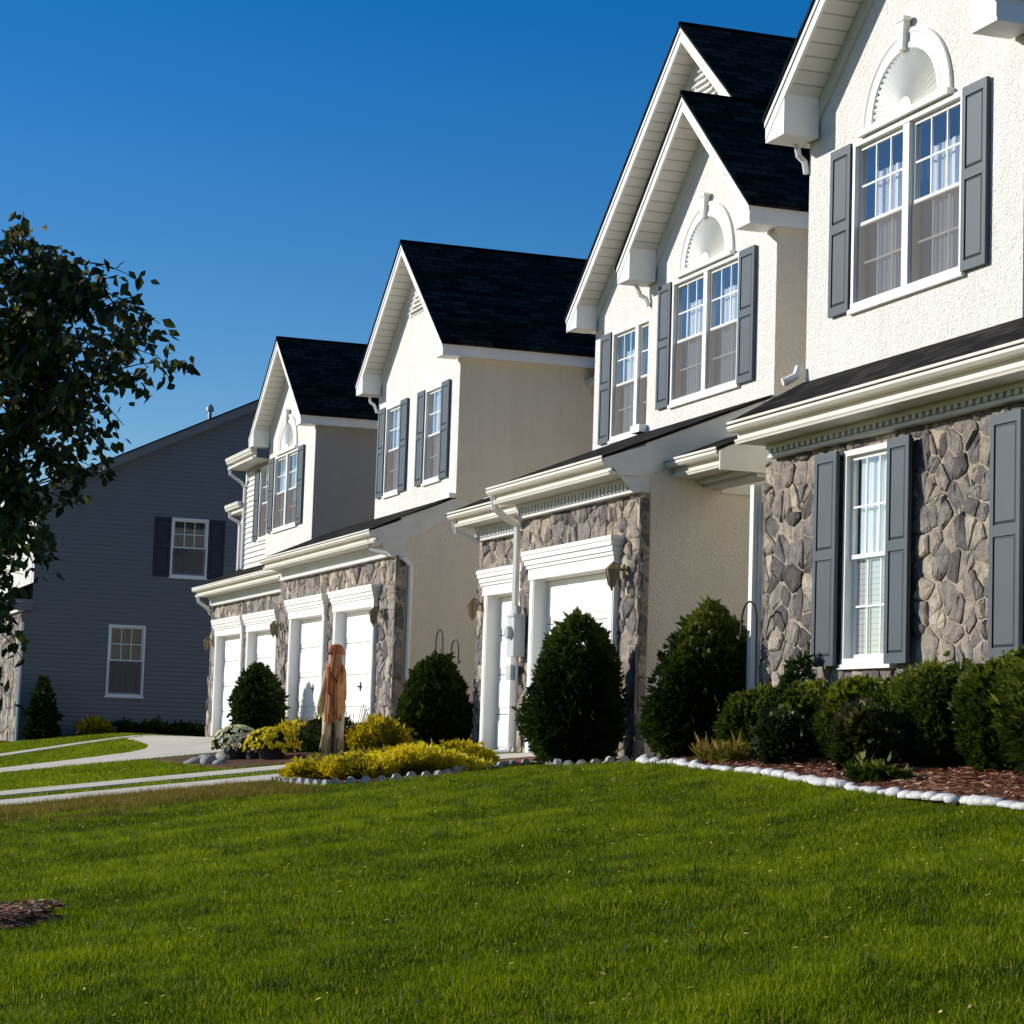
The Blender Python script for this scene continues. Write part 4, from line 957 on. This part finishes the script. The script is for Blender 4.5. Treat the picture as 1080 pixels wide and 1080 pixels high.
def shrub(name,x,y,rx,ry,h,label,cat,mat='arbor',n=1500,size=.09,per=5,asp=.20,shape='egg',group=None,seed=0,stem=True,up=.5,inner=.35,zlift=0.0,tip=0.0,amp=.16):
    rng=np.random.default_rng(1000+seed); z0=gz(x,y)+zlift
    t=thing(name,(x,y,z0),label,cat,group)
    PZ=np.array([0,.08,.2,.35,.5,.65,.8,.9,.97,1.03])
    PR={'egg':[.58,.76,.93,1,.97,.84,.64,.44,.24,.05],'cone':[.8,.95,1,.92,.78,.60,.38,.24,.12,.03],'box':[.60,.80,.95,1,1,.98,.88,.72,.5,.12],'dome':[.80,.95,1,1,.95,.84,.66,.48,.30,.06]}[shape]
    zz=rng.uniform(0,1.03,n*3); rp=np.interp(zz,PZ,PR); zz=zz[rng.uniform(0,1,n*3)<rp+.06][:n]
    if len(zz)<n: zz=np.concatenate([zz,rng.uniform(.1,.7,n-len(zz))])
    aa=rng.uniform(0,2*np.pi,n); rp=np.interp(zz,PZ,PR); dz=(zz-.42)*1.7
    d=np.column_stack([np.cos(aa),np.sin(aa),dz]); d/=np.linalg.norm(d,axis=1,keepdims=True)
    lob=lobed(d,rng,k=34,amp=amp*1.9); s=lob*np.where(rng.uniform(size=n)<.72,rng.uniform(.86,1.06,n),np.sqrt(rng.uniform(inner**2,.85,n)))
    stray=rng.uniform(size=n)<.07; s=np.where(stray,rng.uniform(1.05,1.2,n),s)
    C=np.column_stack([x+np.cos(aa)*rx*rp*s,y+np.sin(aa)*ry*rp*s,z0+zz*h*(.90+.10*lob)+stray*rng.uniform(0,.07,n)])
    nrm=np.column_stack([np.cos(aa)/rx,np.sin(aa)/ry,dz/h*1.6]); nrm/=np.linalg.norm(nrm,axis=1,keepdims=True); nrm[:,2]+=up; nrm/=np.linalg.norm(nrm,axis=1,keepdims=True)
    V=fans(C,nrm,size*rng.choice([.8,1,1.25,1.8],n,p=[.35,.35,.22,.08]),per,asp,rng)
    low=V[:,2].reshape(-1,4).min(1); 
    lit=np.clip(zz,0,1); col=np.clip(np.repeat(.12+.38*lit*rng.uniform(.4,1.3,n)+1.1*(lob-1)+tip*np.clip(lit-.55,0,1)*2,per)+rng.normal(0,.14,n*per),0,1)  # leaves lighter upward, darker between lobes: light and shade put into the colour
    k=low>z0-.02; V=V.reshape(-1,4,3)[k].reshape(-1,3); col=col[k]
    # deep inside: large dark sprays that close the view through the middle
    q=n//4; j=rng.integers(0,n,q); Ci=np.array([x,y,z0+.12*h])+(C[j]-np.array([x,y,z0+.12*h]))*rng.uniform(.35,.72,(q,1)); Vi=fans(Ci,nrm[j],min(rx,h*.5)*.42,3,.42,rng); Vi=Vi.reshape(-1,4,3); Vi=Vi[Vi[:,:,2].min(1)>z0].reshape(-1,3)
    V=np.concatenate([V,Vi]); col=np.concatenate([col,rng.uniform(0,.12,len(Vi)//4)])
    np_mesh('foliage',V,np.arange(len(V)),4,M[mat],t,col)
    # dark twiggy inside + stem
    S=MB()
    S.tube([(x,y,z0-.05),(x+.01,y,z0+h*.45),(x,y+.01,z0+h*.8)],[.035,.022,.008],6)
    for k in range(9):
        a=k*2.4; q=rng.uniform(.12,.55)
        S.tube([(x,y,z0+h*q*.5),(x+rx*.45*math.cos(a),y+ry*.45*math.sin(a),z0+h*(q*.5+.2)),(x+rx*.75*math.cos(a),y+ry*.75*math.sin(a),z0+h*(q*.5+.42))],[.012,.008,.004],4)
    S.build('stem',M['bark'],t,fix=False)
    return t
def px_x(): pass
AR='rounded evergreen shrubs by the garages'
shrub('evergreen_shrub',-18.15,.0,.43,.43,1.36,'dark egg-shaped evergreen between the two farther pairs of garage doors','shrub',n=3600,size=.08,seed=1,group=AR)
shrub('evergreen_shrub',-7.9,.22,.43,.43,1.30,'dark evergreen with an iron hook behind it, beside the tan side wall','shrub',n=4500,size=.068,seed=2,group=AR)
shrub('evergreen_shrub',-.13,-.60,.44,.44,1.52,'large dark evergreen standing before the middle white garage door','shrub',n=6500,size=.062,seed=3,group=AR,tip=.25,amp=.24)
shrub('evergreen_shrub',2.74,-.36,.50,.50,1.44,'tallest arborvitae before the shaded tan wall at the start of the hedge','shrub',n=6500,size=.062,seed=4,group=AR,tip=.35,amp=.30)
HG='clipped evergreen hedge along the fieldstone wall'
for k,(u,X,Y,rx,h,lab) in enumerate([(770,4.35,-0.52,.33,.60,'first and lowest hedge shrub beside the tall arborvitae'),
        (820,5.12,-0.50,.36,.62,'second hedge shrub from the left, under the left edge of the fieldstone'),
        (870,6.25,-0.52,.37,.66,'hedge shrub directly below the ground floor window'),
        (912,6.98,-0.54,.35,.63,'hedge shrub below the right shutter of the ground floor window'),
        (970,7.85,-0.58,.43,.74,'bright tipped hedge shrub below the fieldstone panel'),
        (1035,8.72,-0.60,.42,.78,'hedge shrub under the lone shutter at the right edge'),
        (1085,9.42,-0.65,.42,.90,'rightmost and tallest hedge shrub, partly cut by the picture edge')]):
    shrub('hedge_shrub',X,Y,rx,.31,h,lab,'hedge','hedge',n=4600,size=.050,per=5,asp=.24,shape='box',group=HG,seed=20+k,tip=.30,amp=.17)
shrub('hedge_shrub',10.25,-.95,.5,.45,.92,'hedge shrub just past the picture edge at the right','hedge','hedge',n=1200,size=.08,shape='box',group=HG,seed=40,tip=.5)
shrub('dwarf_conifer',4.72,-.34,.18,.18,.92,'small dark pointed conifer peeking over the hedge at the stone corner','shrub','arbor',n=500,size=.07,shape='cone',seed=51)
shrub('leafy_shrub',5.72,-1.00,.26,.20,.42,'dark broad-leaved plant in front of the second hedge shrub','shrub','broad',n=700,size=.06,per=4,asp=.30,shape='box',seed=52,up=.3,amp=.25)
shrub('leafy_shrub',7.45,-1.12,.28,.22,.48,'reddish dark broad-leaved plant in front of the hedge below the window','shrub','broad',n=800,size=.06,per=4,asp=.30,shape='box',seed=53,up=.3,amp=.25)
shrub('weed_clump',8.45,-1.60,.26,.10,.11,'low yellow-green weed clump behind the white edging stones','weed','hedge',n=260,size=.06,shape='box',seed=54,tip=.8)
shrub('weed_clump',4.6,-1.06,.34,.12,.16,'thin dry weed clump beside the mulch at the left end of the hedge','weed','drygrass',n=160,size=.09,asp=.06,shape='box',seed=55,up=1.5)
GS='low golden shrubs at the near drive'
for k,(X,Y,rx,h,lab) in enumerate([(-1.30,-3.10,.42,.20,'leftmost golden shrub by the scalloped edging'),(-.72,-2.86,.44,.23,'golden shrub second from the left in the bed'),
        (-1.35,-2.30,.46,.25,'golden shrub at the back of the bed below the scarecrow'),(-.62,-2.25,.46,.26,'golden shrub in the middle of the near bed'),(-1.05,-1.72,.44,.26,'golden shrub nearest the white downspout outlet')]):
    shrub('golden_shrub',X,Y,rx,rx*.9,h,lab,'shrub','gold',n=2300,size=.048,per=4,asp=.16,shape='dome',group=GS,seed=60+k,up=1.4,amp=.25)
shrub('round_bush',-7.25,-.75,.42,.40,.44,'rounded olive yellow bush right of the scarecrow','shrub','gold',n=900,size=.07,per=5,asp=.2,shape='dome',seed=70,up=.8)
shrub('golden_shrub',-9.9,-1.3,.52,.4,.42,'golden yellow bush behind the potted yellow mums','shrub','gold',n=700,size=.08,per=4,shape='dome',seed=71,up=1.2)
shrub('dark_bush',-8.85,-1.05,.55,.4,.50,'dark bush with pink flower heads left of the scarecrow','shrub','broad',n=700,size=.07,per=4,shape='dome',seed=72)
shrub('columnar_evergreen',-34.2,-1.68,.32,.32,1.50,'tall slender evergreen against the dark siding at far left','shrub','arbor',n=900,size=.12,shape='cone',seed=73)
for k,(Y,rx,h,m,lab) in enumerate([(-.35,.38,.30,'gold','yellowish low bush below the dark house window'),(.35,.30,.26,'arbor','dark low bush right under the dark house window'),(1.1,.34,.28,'hedge','grey green low bush along the dark siding, third from the left'),(1.9,.40,.26,'hedge','widest low bush along the dark siding'),(2.65,.26,.24,'gold','small yellow bush at the right end of the dark siding')]):
    shrub('low_bush',-34.1,Y,rx,rx,h,lab,'shrub',m,n=350,size=.12,per=4,shape='dome',seed=80+k,group='low bushes along the dark siding')
# ---- potted mums
def mums(x,y,r,h,petal,label,seed,n=150,fs=.035):
    rng=np.random.default_rng(seed); z0=gz(x,y)+.02; t=thing('potted_mums',(x,y,z0),label,'flowers','potted mums by the walk')
    Pt=MB(); Pt.lathe((x,y,0),[(r*.45,z0),(r*.58,z0+h*.38),(r*.62,z0+h*.40)],14); Pt.build('pot',M['pot'],t)
    d=rng.normal(size=(n*4,3)); d[:,2]=np.abs(d[:,2]); d/=np.linalg.norm(d,axis=1,keepdims=True)
    c=np.array([x,y,z0+h*.32]); C=c+d*np.array([r,r,h*.62])*rng.uniform(.75,.98,(n*4,1)); V=fans(C,d,.05,3,.3,rng); np_mesh('foliage',V,np.arange(len(V)),4,M['broad'],t,rng.uniform(0,.8,len(V)//4))
    d=rng.normal(size=(n,3)); d[:,2]=np.abs(d[:,2])*1.1; d/=np.linalg.norm(d,axis=1,keepdims=True); C=c+d*np.array([r*1.05,r*1.05,h*.70])
    out=[]
    for k in range(8):
        ref=np.cross(d,rng.normal(size=(n,3))); ref/=np.linalg.norm(ref,axis=1,keepdims=True); o2=np.cross(d,ref)
        a=k*math.pi/4; e=ref*math.cos(a)+o2*math.sin(a); e=e+d*.5; w=np.cross(e,d)*fs*.35
        out.append(np.stack([C,C+e*fs*.6-w,C+e*fs,C+e*fs*.6+w],1))
    V=np.stack(out,1).reshape(-1,3); np_mesh('blossoms',V,np.arange(len(V)),4,M[petal],t,np.repeat(rng.uniform(0,1,n),8)); return t
mums(-8.95,-2.42,.36,.46,'whitepetal','pot of white mums beside the pile of pale rocks',301,150,.05)
mums(-8.40,-2.30,.22,.34,'pinkpetal','small pot of pinkish mums between the white and the yellow ones',302,70,.04)
mums(-7.75,-2.20,.36,.42,'yellowpetal','pot of bright yellow mums next to the walk',303,170,.05)
def flower_heads(x,y,n,r,h,label,seed):
    rng=np.random.default_rng(seed); t=thing('coneflowers',(x,y,gz(x,y)),label,'flowers')
    S=MB(); out=[]
    for i in range(n):
        a=rng.uniform(0,6.28); q=r*math.sqrt(rng.uniform()); px,py=x+q*math.cos(a),y+q*math.sin(a)*.6; z=gz(x,y)+h*rng.uniform(.7,1)
        S.tube([(x+(px-x)*.5,y+(py-y)*.5,gz(x,y)),(px,py,z)],.005,4)
        for k in range(7):
            b=k*.9; e=np.array([math.cos(b),math.sin(b),-.1])*.05; w=np.array([-math.sin(b),math.cos(b),0])*.016; c=np.array([px,py,z]); out.append([c,c+e*.6-w,c+e,c+e*.6+w])
    S.build('stalks',M['broad'],t,fix=False); V=np.array(out).reshape(-1,3); np_mesh('blossoms',V,np.arange(len(V)),4,M['pinkpetal'],t,np.repeat(rng.uniform(0,1,n),7))
flower_heads(-8.6,-.9,22,.55,.70,'pale pink daisy-like flowers rising from the dark bush by the scarecrow',311)
# ---- loose rocks by the white mums
def rock(x,y,sx,sy,sz,seed,name,mat,label,cat,group,lift=0.0,rot=0.0):
    bm=bmesh.new(); bmesh.ops.create_icosphere(bm,subdivisions=2,radius=1); rr=random.Random(seed); ks=[(Vector((rr.gauss(0,1),rr.gauss(0,1),rr.gauss(0,1))).normalized(),rr.uniform(-.42,.30)) for _ in range(12)]
    c,s=math.cos(rot),math.sin(rot)
    for v in bm.verts:
        n=v.co.normalized(); f=1+sum(a*math.exp(-(1-n.dot(k))*9) for k,a in ks); p=Vector((n.x*f*sx,n.y*f*sy,max(-.5,n.z*f)*sz)); v.co=Vector((p.x*c-p.y*s,p.x*s+p.y*c,p.z))
    me=bpy.data.meshes.new(name); bm.to_mesh(me); bm.free(); me.polygons.foreach_set('use_smooth',[True]*len(me.polygons)); me.materials.append(M[mat])
    o=link(name,me); o.location=(x,y,gz(x,y)+sz*.35+lift); tag(o,label,cat,group); return o
for k,(X,Y,a,b,c,lab) in enumerate([(-9.45,-2.75,.20,.12,.09,'flat pale rock at the left end of the rock pile by the white mums'),(-8.9,-3.0,.24,.14,.08,'long flat grey rock lying before the white mums'),(-8.35,-2.95,.15,.12,.10,'blocky pale rock right of the flat ones'),(-9.1,-2.55,.18,.12,.11,'grey rock on top at the back of the rock pile'),(-7.9,-2.9,.10,.09,.07,'small pale rock nearest the yellow mums')]):
    rock(X,Y,a,b,c,400+k,'rock','rock',lab,'rock','pale rocks by the potted mums',rot=k)
# ---- edging stones, white row along the mulch bed
def along(path,step):
    out=[]; acc=0
    for (a,b),(c,d) in zip(path,path[1:]):
        L=math.hypot(c-a,d-b); t=acc
        while t<L: out.append((a+(c-a)*t/L,b+(d-b)*t/L,math.atan2(d-b,c-a))); t+=step
        acc=t-L
    return out
rr=random.Random(5)
for k,(x,y,a) in enumerate(along(EDGE,.178)):
    big=k in (0,3,4) 
    rock(x,y+rr.uniform(-.02,.02),rr.uniform(.085,.15),rr.uniform(.05,.08),rr.uniform(.028,.05)*(1.5 if big else 1),500+k,'edging_stone','edging','white painted edging stone in the row between lawn and red mulch','edging','white edging stones along the mulch bed',lift=.004,rot=a+rr.uniform(-.25,.25))
def scallop():
    B=MB(); n=8; w=.078; h=.03; t=.05
    pr=[(-w,-.10),(w,-.10)]+[(w*math.cos(math.pi*i/n),h*.45+h*.9*math.sin(math.pi*i/n)) for i in range(n+1)]
    B.prism([(u,-t/2,z) for u,z in pr],[(u,t/2,z) for u,z in pr]); B.tube([(0,-.03,.04),(0,.03,.04)],.045,8); return B
proto=None
for k,(x,y,a) in enumerate(along(EB,.165)):
    if proto is None: o=proto=scallop().build('scalloped_edging',M['edging_grey'],None)
    else: o=proto.copy(); COL.objects.link(o)
    o.location=(x,y,gz(x,y)-.018+rr.uniform(-.012,.012)); o.rotation_euler=(rr.uniform(-.2,.2),rr.uniform(-.05,.05),a)
    tag(o,'grey scalloped concrete edging block around the golden shrub bed','edging','scalloped edging blocks around the near bed')
# ---- shepherd hooks
def hook(x,y,h,sgn,label):
    z=gz(x,y); H=MB(); p=[(x,y,z-.1),(x,y,z+h-.2)]
    for i in range(13):
        t=math.pi*i/12; p.append((x+sgn*(.17-.17*math.cos(t)),y,z+h-.2+.19*math.sin(t)))
    p+= [(x+sgn*.34,y,z+h-.30),(x+sgn*.38,y,z+h-.36),(x+sgn*.43,y,z+h-.33)]
    H.tube(p,.011,6); o=H.build('shepherd_hook',M['iron'],None); tag(o,label,'plant hook','iron plant hooks'); return o
hook(-8.75,.55,1.78,-1,'dark iron plant hook curving left behind the evergreen by the tan wall')
hook(-8.55,.62,1.62,1,'lower dark iron plant hook curving right behind the same evergreen')
hook(3.75,-.33,1.50,-1,'thin iron plant hook by the white downspout at the stone corner')

# ------------------------------------------------------------------ scarecrow
def scarecrow(x,y):
    z=gz(x,y); t=thing('scarecrow',(x,y,z),'straw scarecrow in a rust orange tunic and red hat standing among the flowers','scarecrow')
    rng=np.random.default_rng(77)
    S=MB(); S.tube([(x,y,z-.2),(x,y,z+1.4)],.02,6); S.build('stake',M['bark'],t)
    def straw(name,a,b,r0,r1,n,mat='straw'):
        a,b=np.array(a),np.array(b); ax=b-a; L=np.linalg.norm(ax); ax=ax/L; e=np.cross(ax,[.3,.8,.1]); e/=np.linalg.norm(e); f=np.cross(ax,e); out=[]
        for i in range(n):
            th=rng.uniform(0,6.28); q=math.sqrt(rng.uniform(.1,1)); s=rng.uniform(-.02,.35); u=min(1.06,s+rng.uniform(.45,.8)); p=a+ax*L*s+(e*math.cos(th)+f*math.sin(th))*(r0+(r1-r0)*s)*q; p2=a+ax*L*u+(e*math.cos(th+.2)+f*math.sin(th+.2))*(r0+(r1-r0)*u)*q*1.1
            w=(e*math.cos(th+1.57)+f*math.sin(th+1.57))*.009; out.append([p-w,p+w,p2+w,p2-w])
        V=np.array(out).reshape(-1,3); return np_mesh(name,V,np.arange(len(V)),4,M[mat],t,rng.uniform(0,1,n))
    straw('straw_cuff',(x-.02,y-.08,z+.30),(x-.03,y-.10,z+.0),.07,.085,60); straw('straw_cuff',(x+.02,y+.08,z+.30),(x+.03,y+.10,z+.0),.07,.085,60)
    for q in (-1,1):
        T_=MB(); T_.tube([(x+q*.02,y+q*.075,z+.60),(x+q*.025,y+q*.085,z+.30),(x+q*.03,y+q*.095,z+.0)],[.075,.062,.055],10); T_.build('trouser_leg',M['tancloth'],t,smooth=True)
    C=MB(); C.lathe((x,y,0),[(.135,z+.54),(.14,z+.60),(.130,z+.80),(.118,z+.97),(.130,z+1.10),(.108,z+1.20),(.05,z+1.26)],40,wob=.09,ph=.7,sx=.85,sy=1.0); C.build('tunic',M['burlap'],t,smooth=True)
    for s in (-1,1):
        A=MB(); sh=Vector((x,y+s*.10,z+1.17)); el=Vector((x-.05,y+s*.14,z+.92)); ha=Vector((x-.08,y+s*.14,z+.70))
        A.tube([sh,sh.lerp(el,.5),el,el.lerp(ha,.6)],[.055,.05,.045,.05],10); a=A.build('sleeve',M['tancloth'] if s<0 else M['burlap'],t,smooth=True)
        straw('straw_hand',el.lerp(ha,.5),ha+Vector((-.03,0,-.10)),.035,.06,60)
    Hd=MB(); Hd.lathe((x,y,0),[(.04,z+1.22),(.05,z+1.26),(.085,z+1.31),(.098,z+1.37),(.090,z+1.43),(.06,z+1.47),(.02,z+1.485)],18); hd=Hd.build('head',M['tancloth'],t,smooth=True)
    E=MB()
    for s in (-1,1): E.lathe((x-.088,y+s*.035,0),[(.004,z+1.375),(.012,z+1.383),(.012,z+1.391),(.004,z+1.399)],8)
    E.tube([(x-.088,y-.045,z+1.335),(x-.099,y,z+1.322),(x-.088,y+.045,z+1.335)],.005,5); E.lathe((x-.10,y,0),[(.003,z+1.35),(.011,z+1.357),(.003,z+1.368)],8); E.build('face',M['iron'],hd,fix=False)
    Ht=MB(); Ht.lathe((x,y,0),[(.118,z+1.41),(.120,z+1.425),(.100,z+1.45),(.095,z+1.49),(.07,z+1.535),(.02,z+1.55)],26,wob=.11,ph=1.9); Ht.build('hat',M['redcloth'],t,smooth=True)
    straw('hair',(x+.05,y-.01,z+1.43),(x+.11,y-.02,z+1.02),.075,.10,170,'redstraw'); 
    Sc=MB(); Sc.lathe((x,y,0),[(.12,z+1.17),(.135,z+1.20),(.11,z+1.26),(.08,z+1.28)],20,wob=.07); Sc.tube([(x+.05,y-.10,z+1.22),(x+.12,y-.11,z+1.05),(x+.15,y-.10,z+.86)],[.05,.04,.05],8); Sc.build('scarf',M['redcloth'],t,smooth=True)
    straw('straw_fringe',(x,y,z+.64),(x,y,z+.44),.13,.15,60)
    straw('straw_fringe',(x-.04,y-.06,z+1.22),(x-.10,y-.13,z+.55),.06,.10,220); straw('straw_fringe',(x+.08,y-.04,z+1.2),(x+.14,y-.06,z+.5),.05,.07,150,'redstraw')
    return t
scarecrow(-7.15,-1.5)

# ------------------------------------------------------------------ street tree
def tree(x,y,label,seed=9,n_leaf=12500,R=.86,zc=2.26,HV=1.05):
    rng=np.random.default_rng(seed); rr=random.Random(seed); z0=gz(x,y); t=thing('street_tree',(x,y,z0),label,'tree')
    T=MB(); trunk=[Vector((x,y,z0-.1)),Vector((x+.02,y,z0+.6)),Vector((x-.02,y+.02,z0+1.3)),Vector((x,y,z0+1.9)),Vector((x+.03,y,z0+2.6))]
    T.tube(trunk,[.045,.04,.034,.024,.010],8); T.build('trunk',M['bark'],t,smooth=True)
    PZ=[.84*v for v in (-1.16,-1.12,-1.00,-.83,-.66,-.50,-.35,-.19,-.08,.12,.30,.50,.68,.76,.80)]; PR=[.80*v for v in (0,.14,.26,.33,.40,.46,.56,.70,.84,.98,.97,.90,.76,.44,0)]
    def inside(P,m):
        q=np.hypot(P[:,0]-x,P[:,1]-y); return q<np.interp(P[:,2]-(z0+zc),PZ,PR)*m
    B=MB(); tips=[]
    def grow(p,d,L,r,lv):
        q=p; pts=[p]
        for i in range(4):
            d=(d+Vector((rr.gauss(0,.14),rr.gauss(0,.14),rr.gauss(.04,.10)))).normalized(); q=q+d*(L/4); pts.append(q)
        if not inside(np.array([pts[-1][:]]),.97)[0]: return
        B.tube(pts,[r,r*.85,r*.7,r*.55,r*.4],5,cap=False)
        if lv==0:
            tips.extend([(pts[k],d) for k in (1,2,3,4)]); return
        for k in range(4 if lv==2 else 4):
            f=pts[1+k%4]; ax=Vector((rr.gauss(0,1),rr.gauss(0,1),rr.gauss(0,.55))).normalized(); nd=(d*.75+ax*.85).normalized(); grow(f,nd,L*rr.uniform(.5,.72),r*.5,lv-1)
        tips.extend([(pts[k],d) for k in (3,4)])
    c=Vector((x,y,z0+zc))
    for k in range(15):
        a=k*2.399+rr.uniform(-.3,.3); f=k/14; p=trunk[2].lerp(trunk[4],f) if f>.0 else trunk[2]; p=Vector((x,y,z0+1.45+f*1.5)); el=.0+f*1.2
        grow(p,Vector((math.cos(a)*math.cos(el),math.sin(a)*math.cos(el),math.sin(el))),R*(.92-.30*f)*rr.uniform(.55,.80),.013,2)
    B.build('limbs',M['bark'],t,fix=False)
    # leaves in loose clumps that fill the crown's uneven outline
    pts=np.array([p[:] for p,_ in tips]); pts=pts[inside(pts,1.0)]
    zz=rng.uniform(-1.0,.66,5000); aa=rng.uniform(0,6.283,5000); qq=np.sqrt(rng.uniform(0,1,5000))*np.interp(zz,PZ,PR); ex=np.column_stack([x+qq*np.cos(aa),y+qq*np.sin(aa),z0+zc+zz])
    pts=np.concatenate([pts,ex[:560]]); cl=pts[rng.permutation(len(pts))[:620]]
    # a twig from the nearest limb out to each clump, leaves strung along it
    limb=np.array([p[:] for p,_ in tips]); W=MB()
    near=np.array([limb[np.argmin(((limb-c)**2).sum(1))] for c in cl]); far=cl+(cl-near)*.15+rng.normal(0,.02,cl.shape)
    for a_,b_ in zip(near,far): W.tube([a_,(a_+b_)/2+np.array([0,0,.015]),b_],[.0035,.0025,.0015],4,cap=False)
    W.build('twigs',M['bark'],t,fix=False)
    idx=rng.integers(0,len(cl),n_leaf); f=rng.uniform(.0,1.0,(n_leaf,1))**.6
    C=near[idx]*(1-f)+far[idx]*f+rng.normal(0,.026,(n_leaf,3))
    d=rng.normal(size=(n_leaf,3)); d[:,2]=-np.abs(d[:,2])*.9-.30; d/=np.linalg.norm(d,axis=1,keepdims=True)
    L=.047*rng.uniform(.7,1.25,n_leaf); s=np.cross(d,rng.normal(size=(n_leaf,3))); s/=np.linalg.norm(s,axis=1,keepdims=True); nn=np.cross(s,d); w=s*(L*.29)[:,None]; fold=nn*(L*.10)[:,None]
    D=d*L[:,None]
    a,b,c2,e=C,C+D*.35+w+fold,C+D,C+D*.35-w+fold; m1=C+D*.72+w*.62+fold*.6; m2=C+D*.72-w*.62+fold*.6
    V=np.concatenate([np.stack([a,b,m1,c2],1),np.stack([a,c2,m2,e],1)],1).reshape(-1,3)
    np_mesh('crown',V,np.arange(len(V)),4,M['tree_leaf'],t,np.repeat(rng.uniform(0,1,n_leaf),2))
    return t
tree(15.6,-8.98,'young dark-leaved tree at the left edge, its crown against the sky')

# ------------------------------------------------------------------ light, sky, camera
SUN=Vector((-.75,-1.0,.44)).normalized()
el=math.asin(SUN.z); az=math.atan2(SUN.x,SUN.y)
w=bpy.data.worlds.new('World'); SC.world=w; w.use_nodes=True; nt=w.node_tree; nt.nodes.clear()
sky=nt.nodes.new('ShaderNodeTexSky'); sky.sky_type='NISHITA'; sky.sun_disc=False; sky.sun_elevation=el; sky.sun_rotation=az
sky.altitude=200; sky.air_density=1.0; sky.dust_density=.25; sky.ozone_density=3.0
bg=nt.nodes.new('ShaderNodeBackground'); bg.inputs[1].default_value=.125; wo=nt.nodes.new('ShaderNodeOutputWorld')
hs=nt.nodes.new('ShaderNodeHueSaturation'); hs.inputs['Saturation'].default_value=1.46; hs.inputs['Hue'].default_value=.512; hs.inputs['Value'].default_value=.92; nt.links.new(sky.outputs[0],hs.inputs['Color']); nt.links.new(hs.outputs[0],bg.inputs[0]); nt.links.new(bg.outputs[0],wo.inputs[0])
L=bpy.data.lights.new('sun','SUN'); L.energy=5.0; L.angle=math.radians(.5); L.color=(1,.965,.90)
lo=bpy.data.objects.new('sun',L); COL.objects.link(lo); lo.rotation_euler=SUN.to_track_quat('Z','Y').to_euler(); lo.location=(-10,-30,20)

CF,YAW,PIT,ROL=2411.9,math.radians(19.34),math.radians(5.68),math.radians(-1.86)
fw=Vector((-math.cos(YAW)*math.cos(PIT),math.sin(YAW)*math.cos(PIT),math.sin(PIT))); rt=Vector((math.sin(YAW),math.cos(YAW),0)); up=rt.cross(fw)
r2=rt*math.cos(ROL)-up*math.sin(ROL); u2=up*math.cos(ROL)+rt*math.sin(ROL)
cd=bpy.data.cameras.new('camera'); cd.sensor_width=36; cd.sensor_fit='HORIZONTAL'; cd.lens=CF*36/1080; cd.clip_start=.1; cd.clip_end=3000
co=bpy.data.objects.new('camera',cd); COL.objects.link(co)
co.matrix_world=Matrix(((r2.x,u2.x,-fw.x,23.414),(r2.y,u2.y,-fw.y,-9.726),(r2.z,u2.z,-fw.z,.183),(0,0,0,1)))
SC.camera=co
SC.view_settings.view_transform='Standard'; SC.view_settings.look='None'; SC.view_settings.exposure=0; SC.view_settings.gamma=1
SC.render.engine='CYCLES'
SC.cycles.max_bounces=8; SC.cycles.transparent_max_bounces=16
SC.render.resolution_x=1024; SC.render.resolution_y=1024
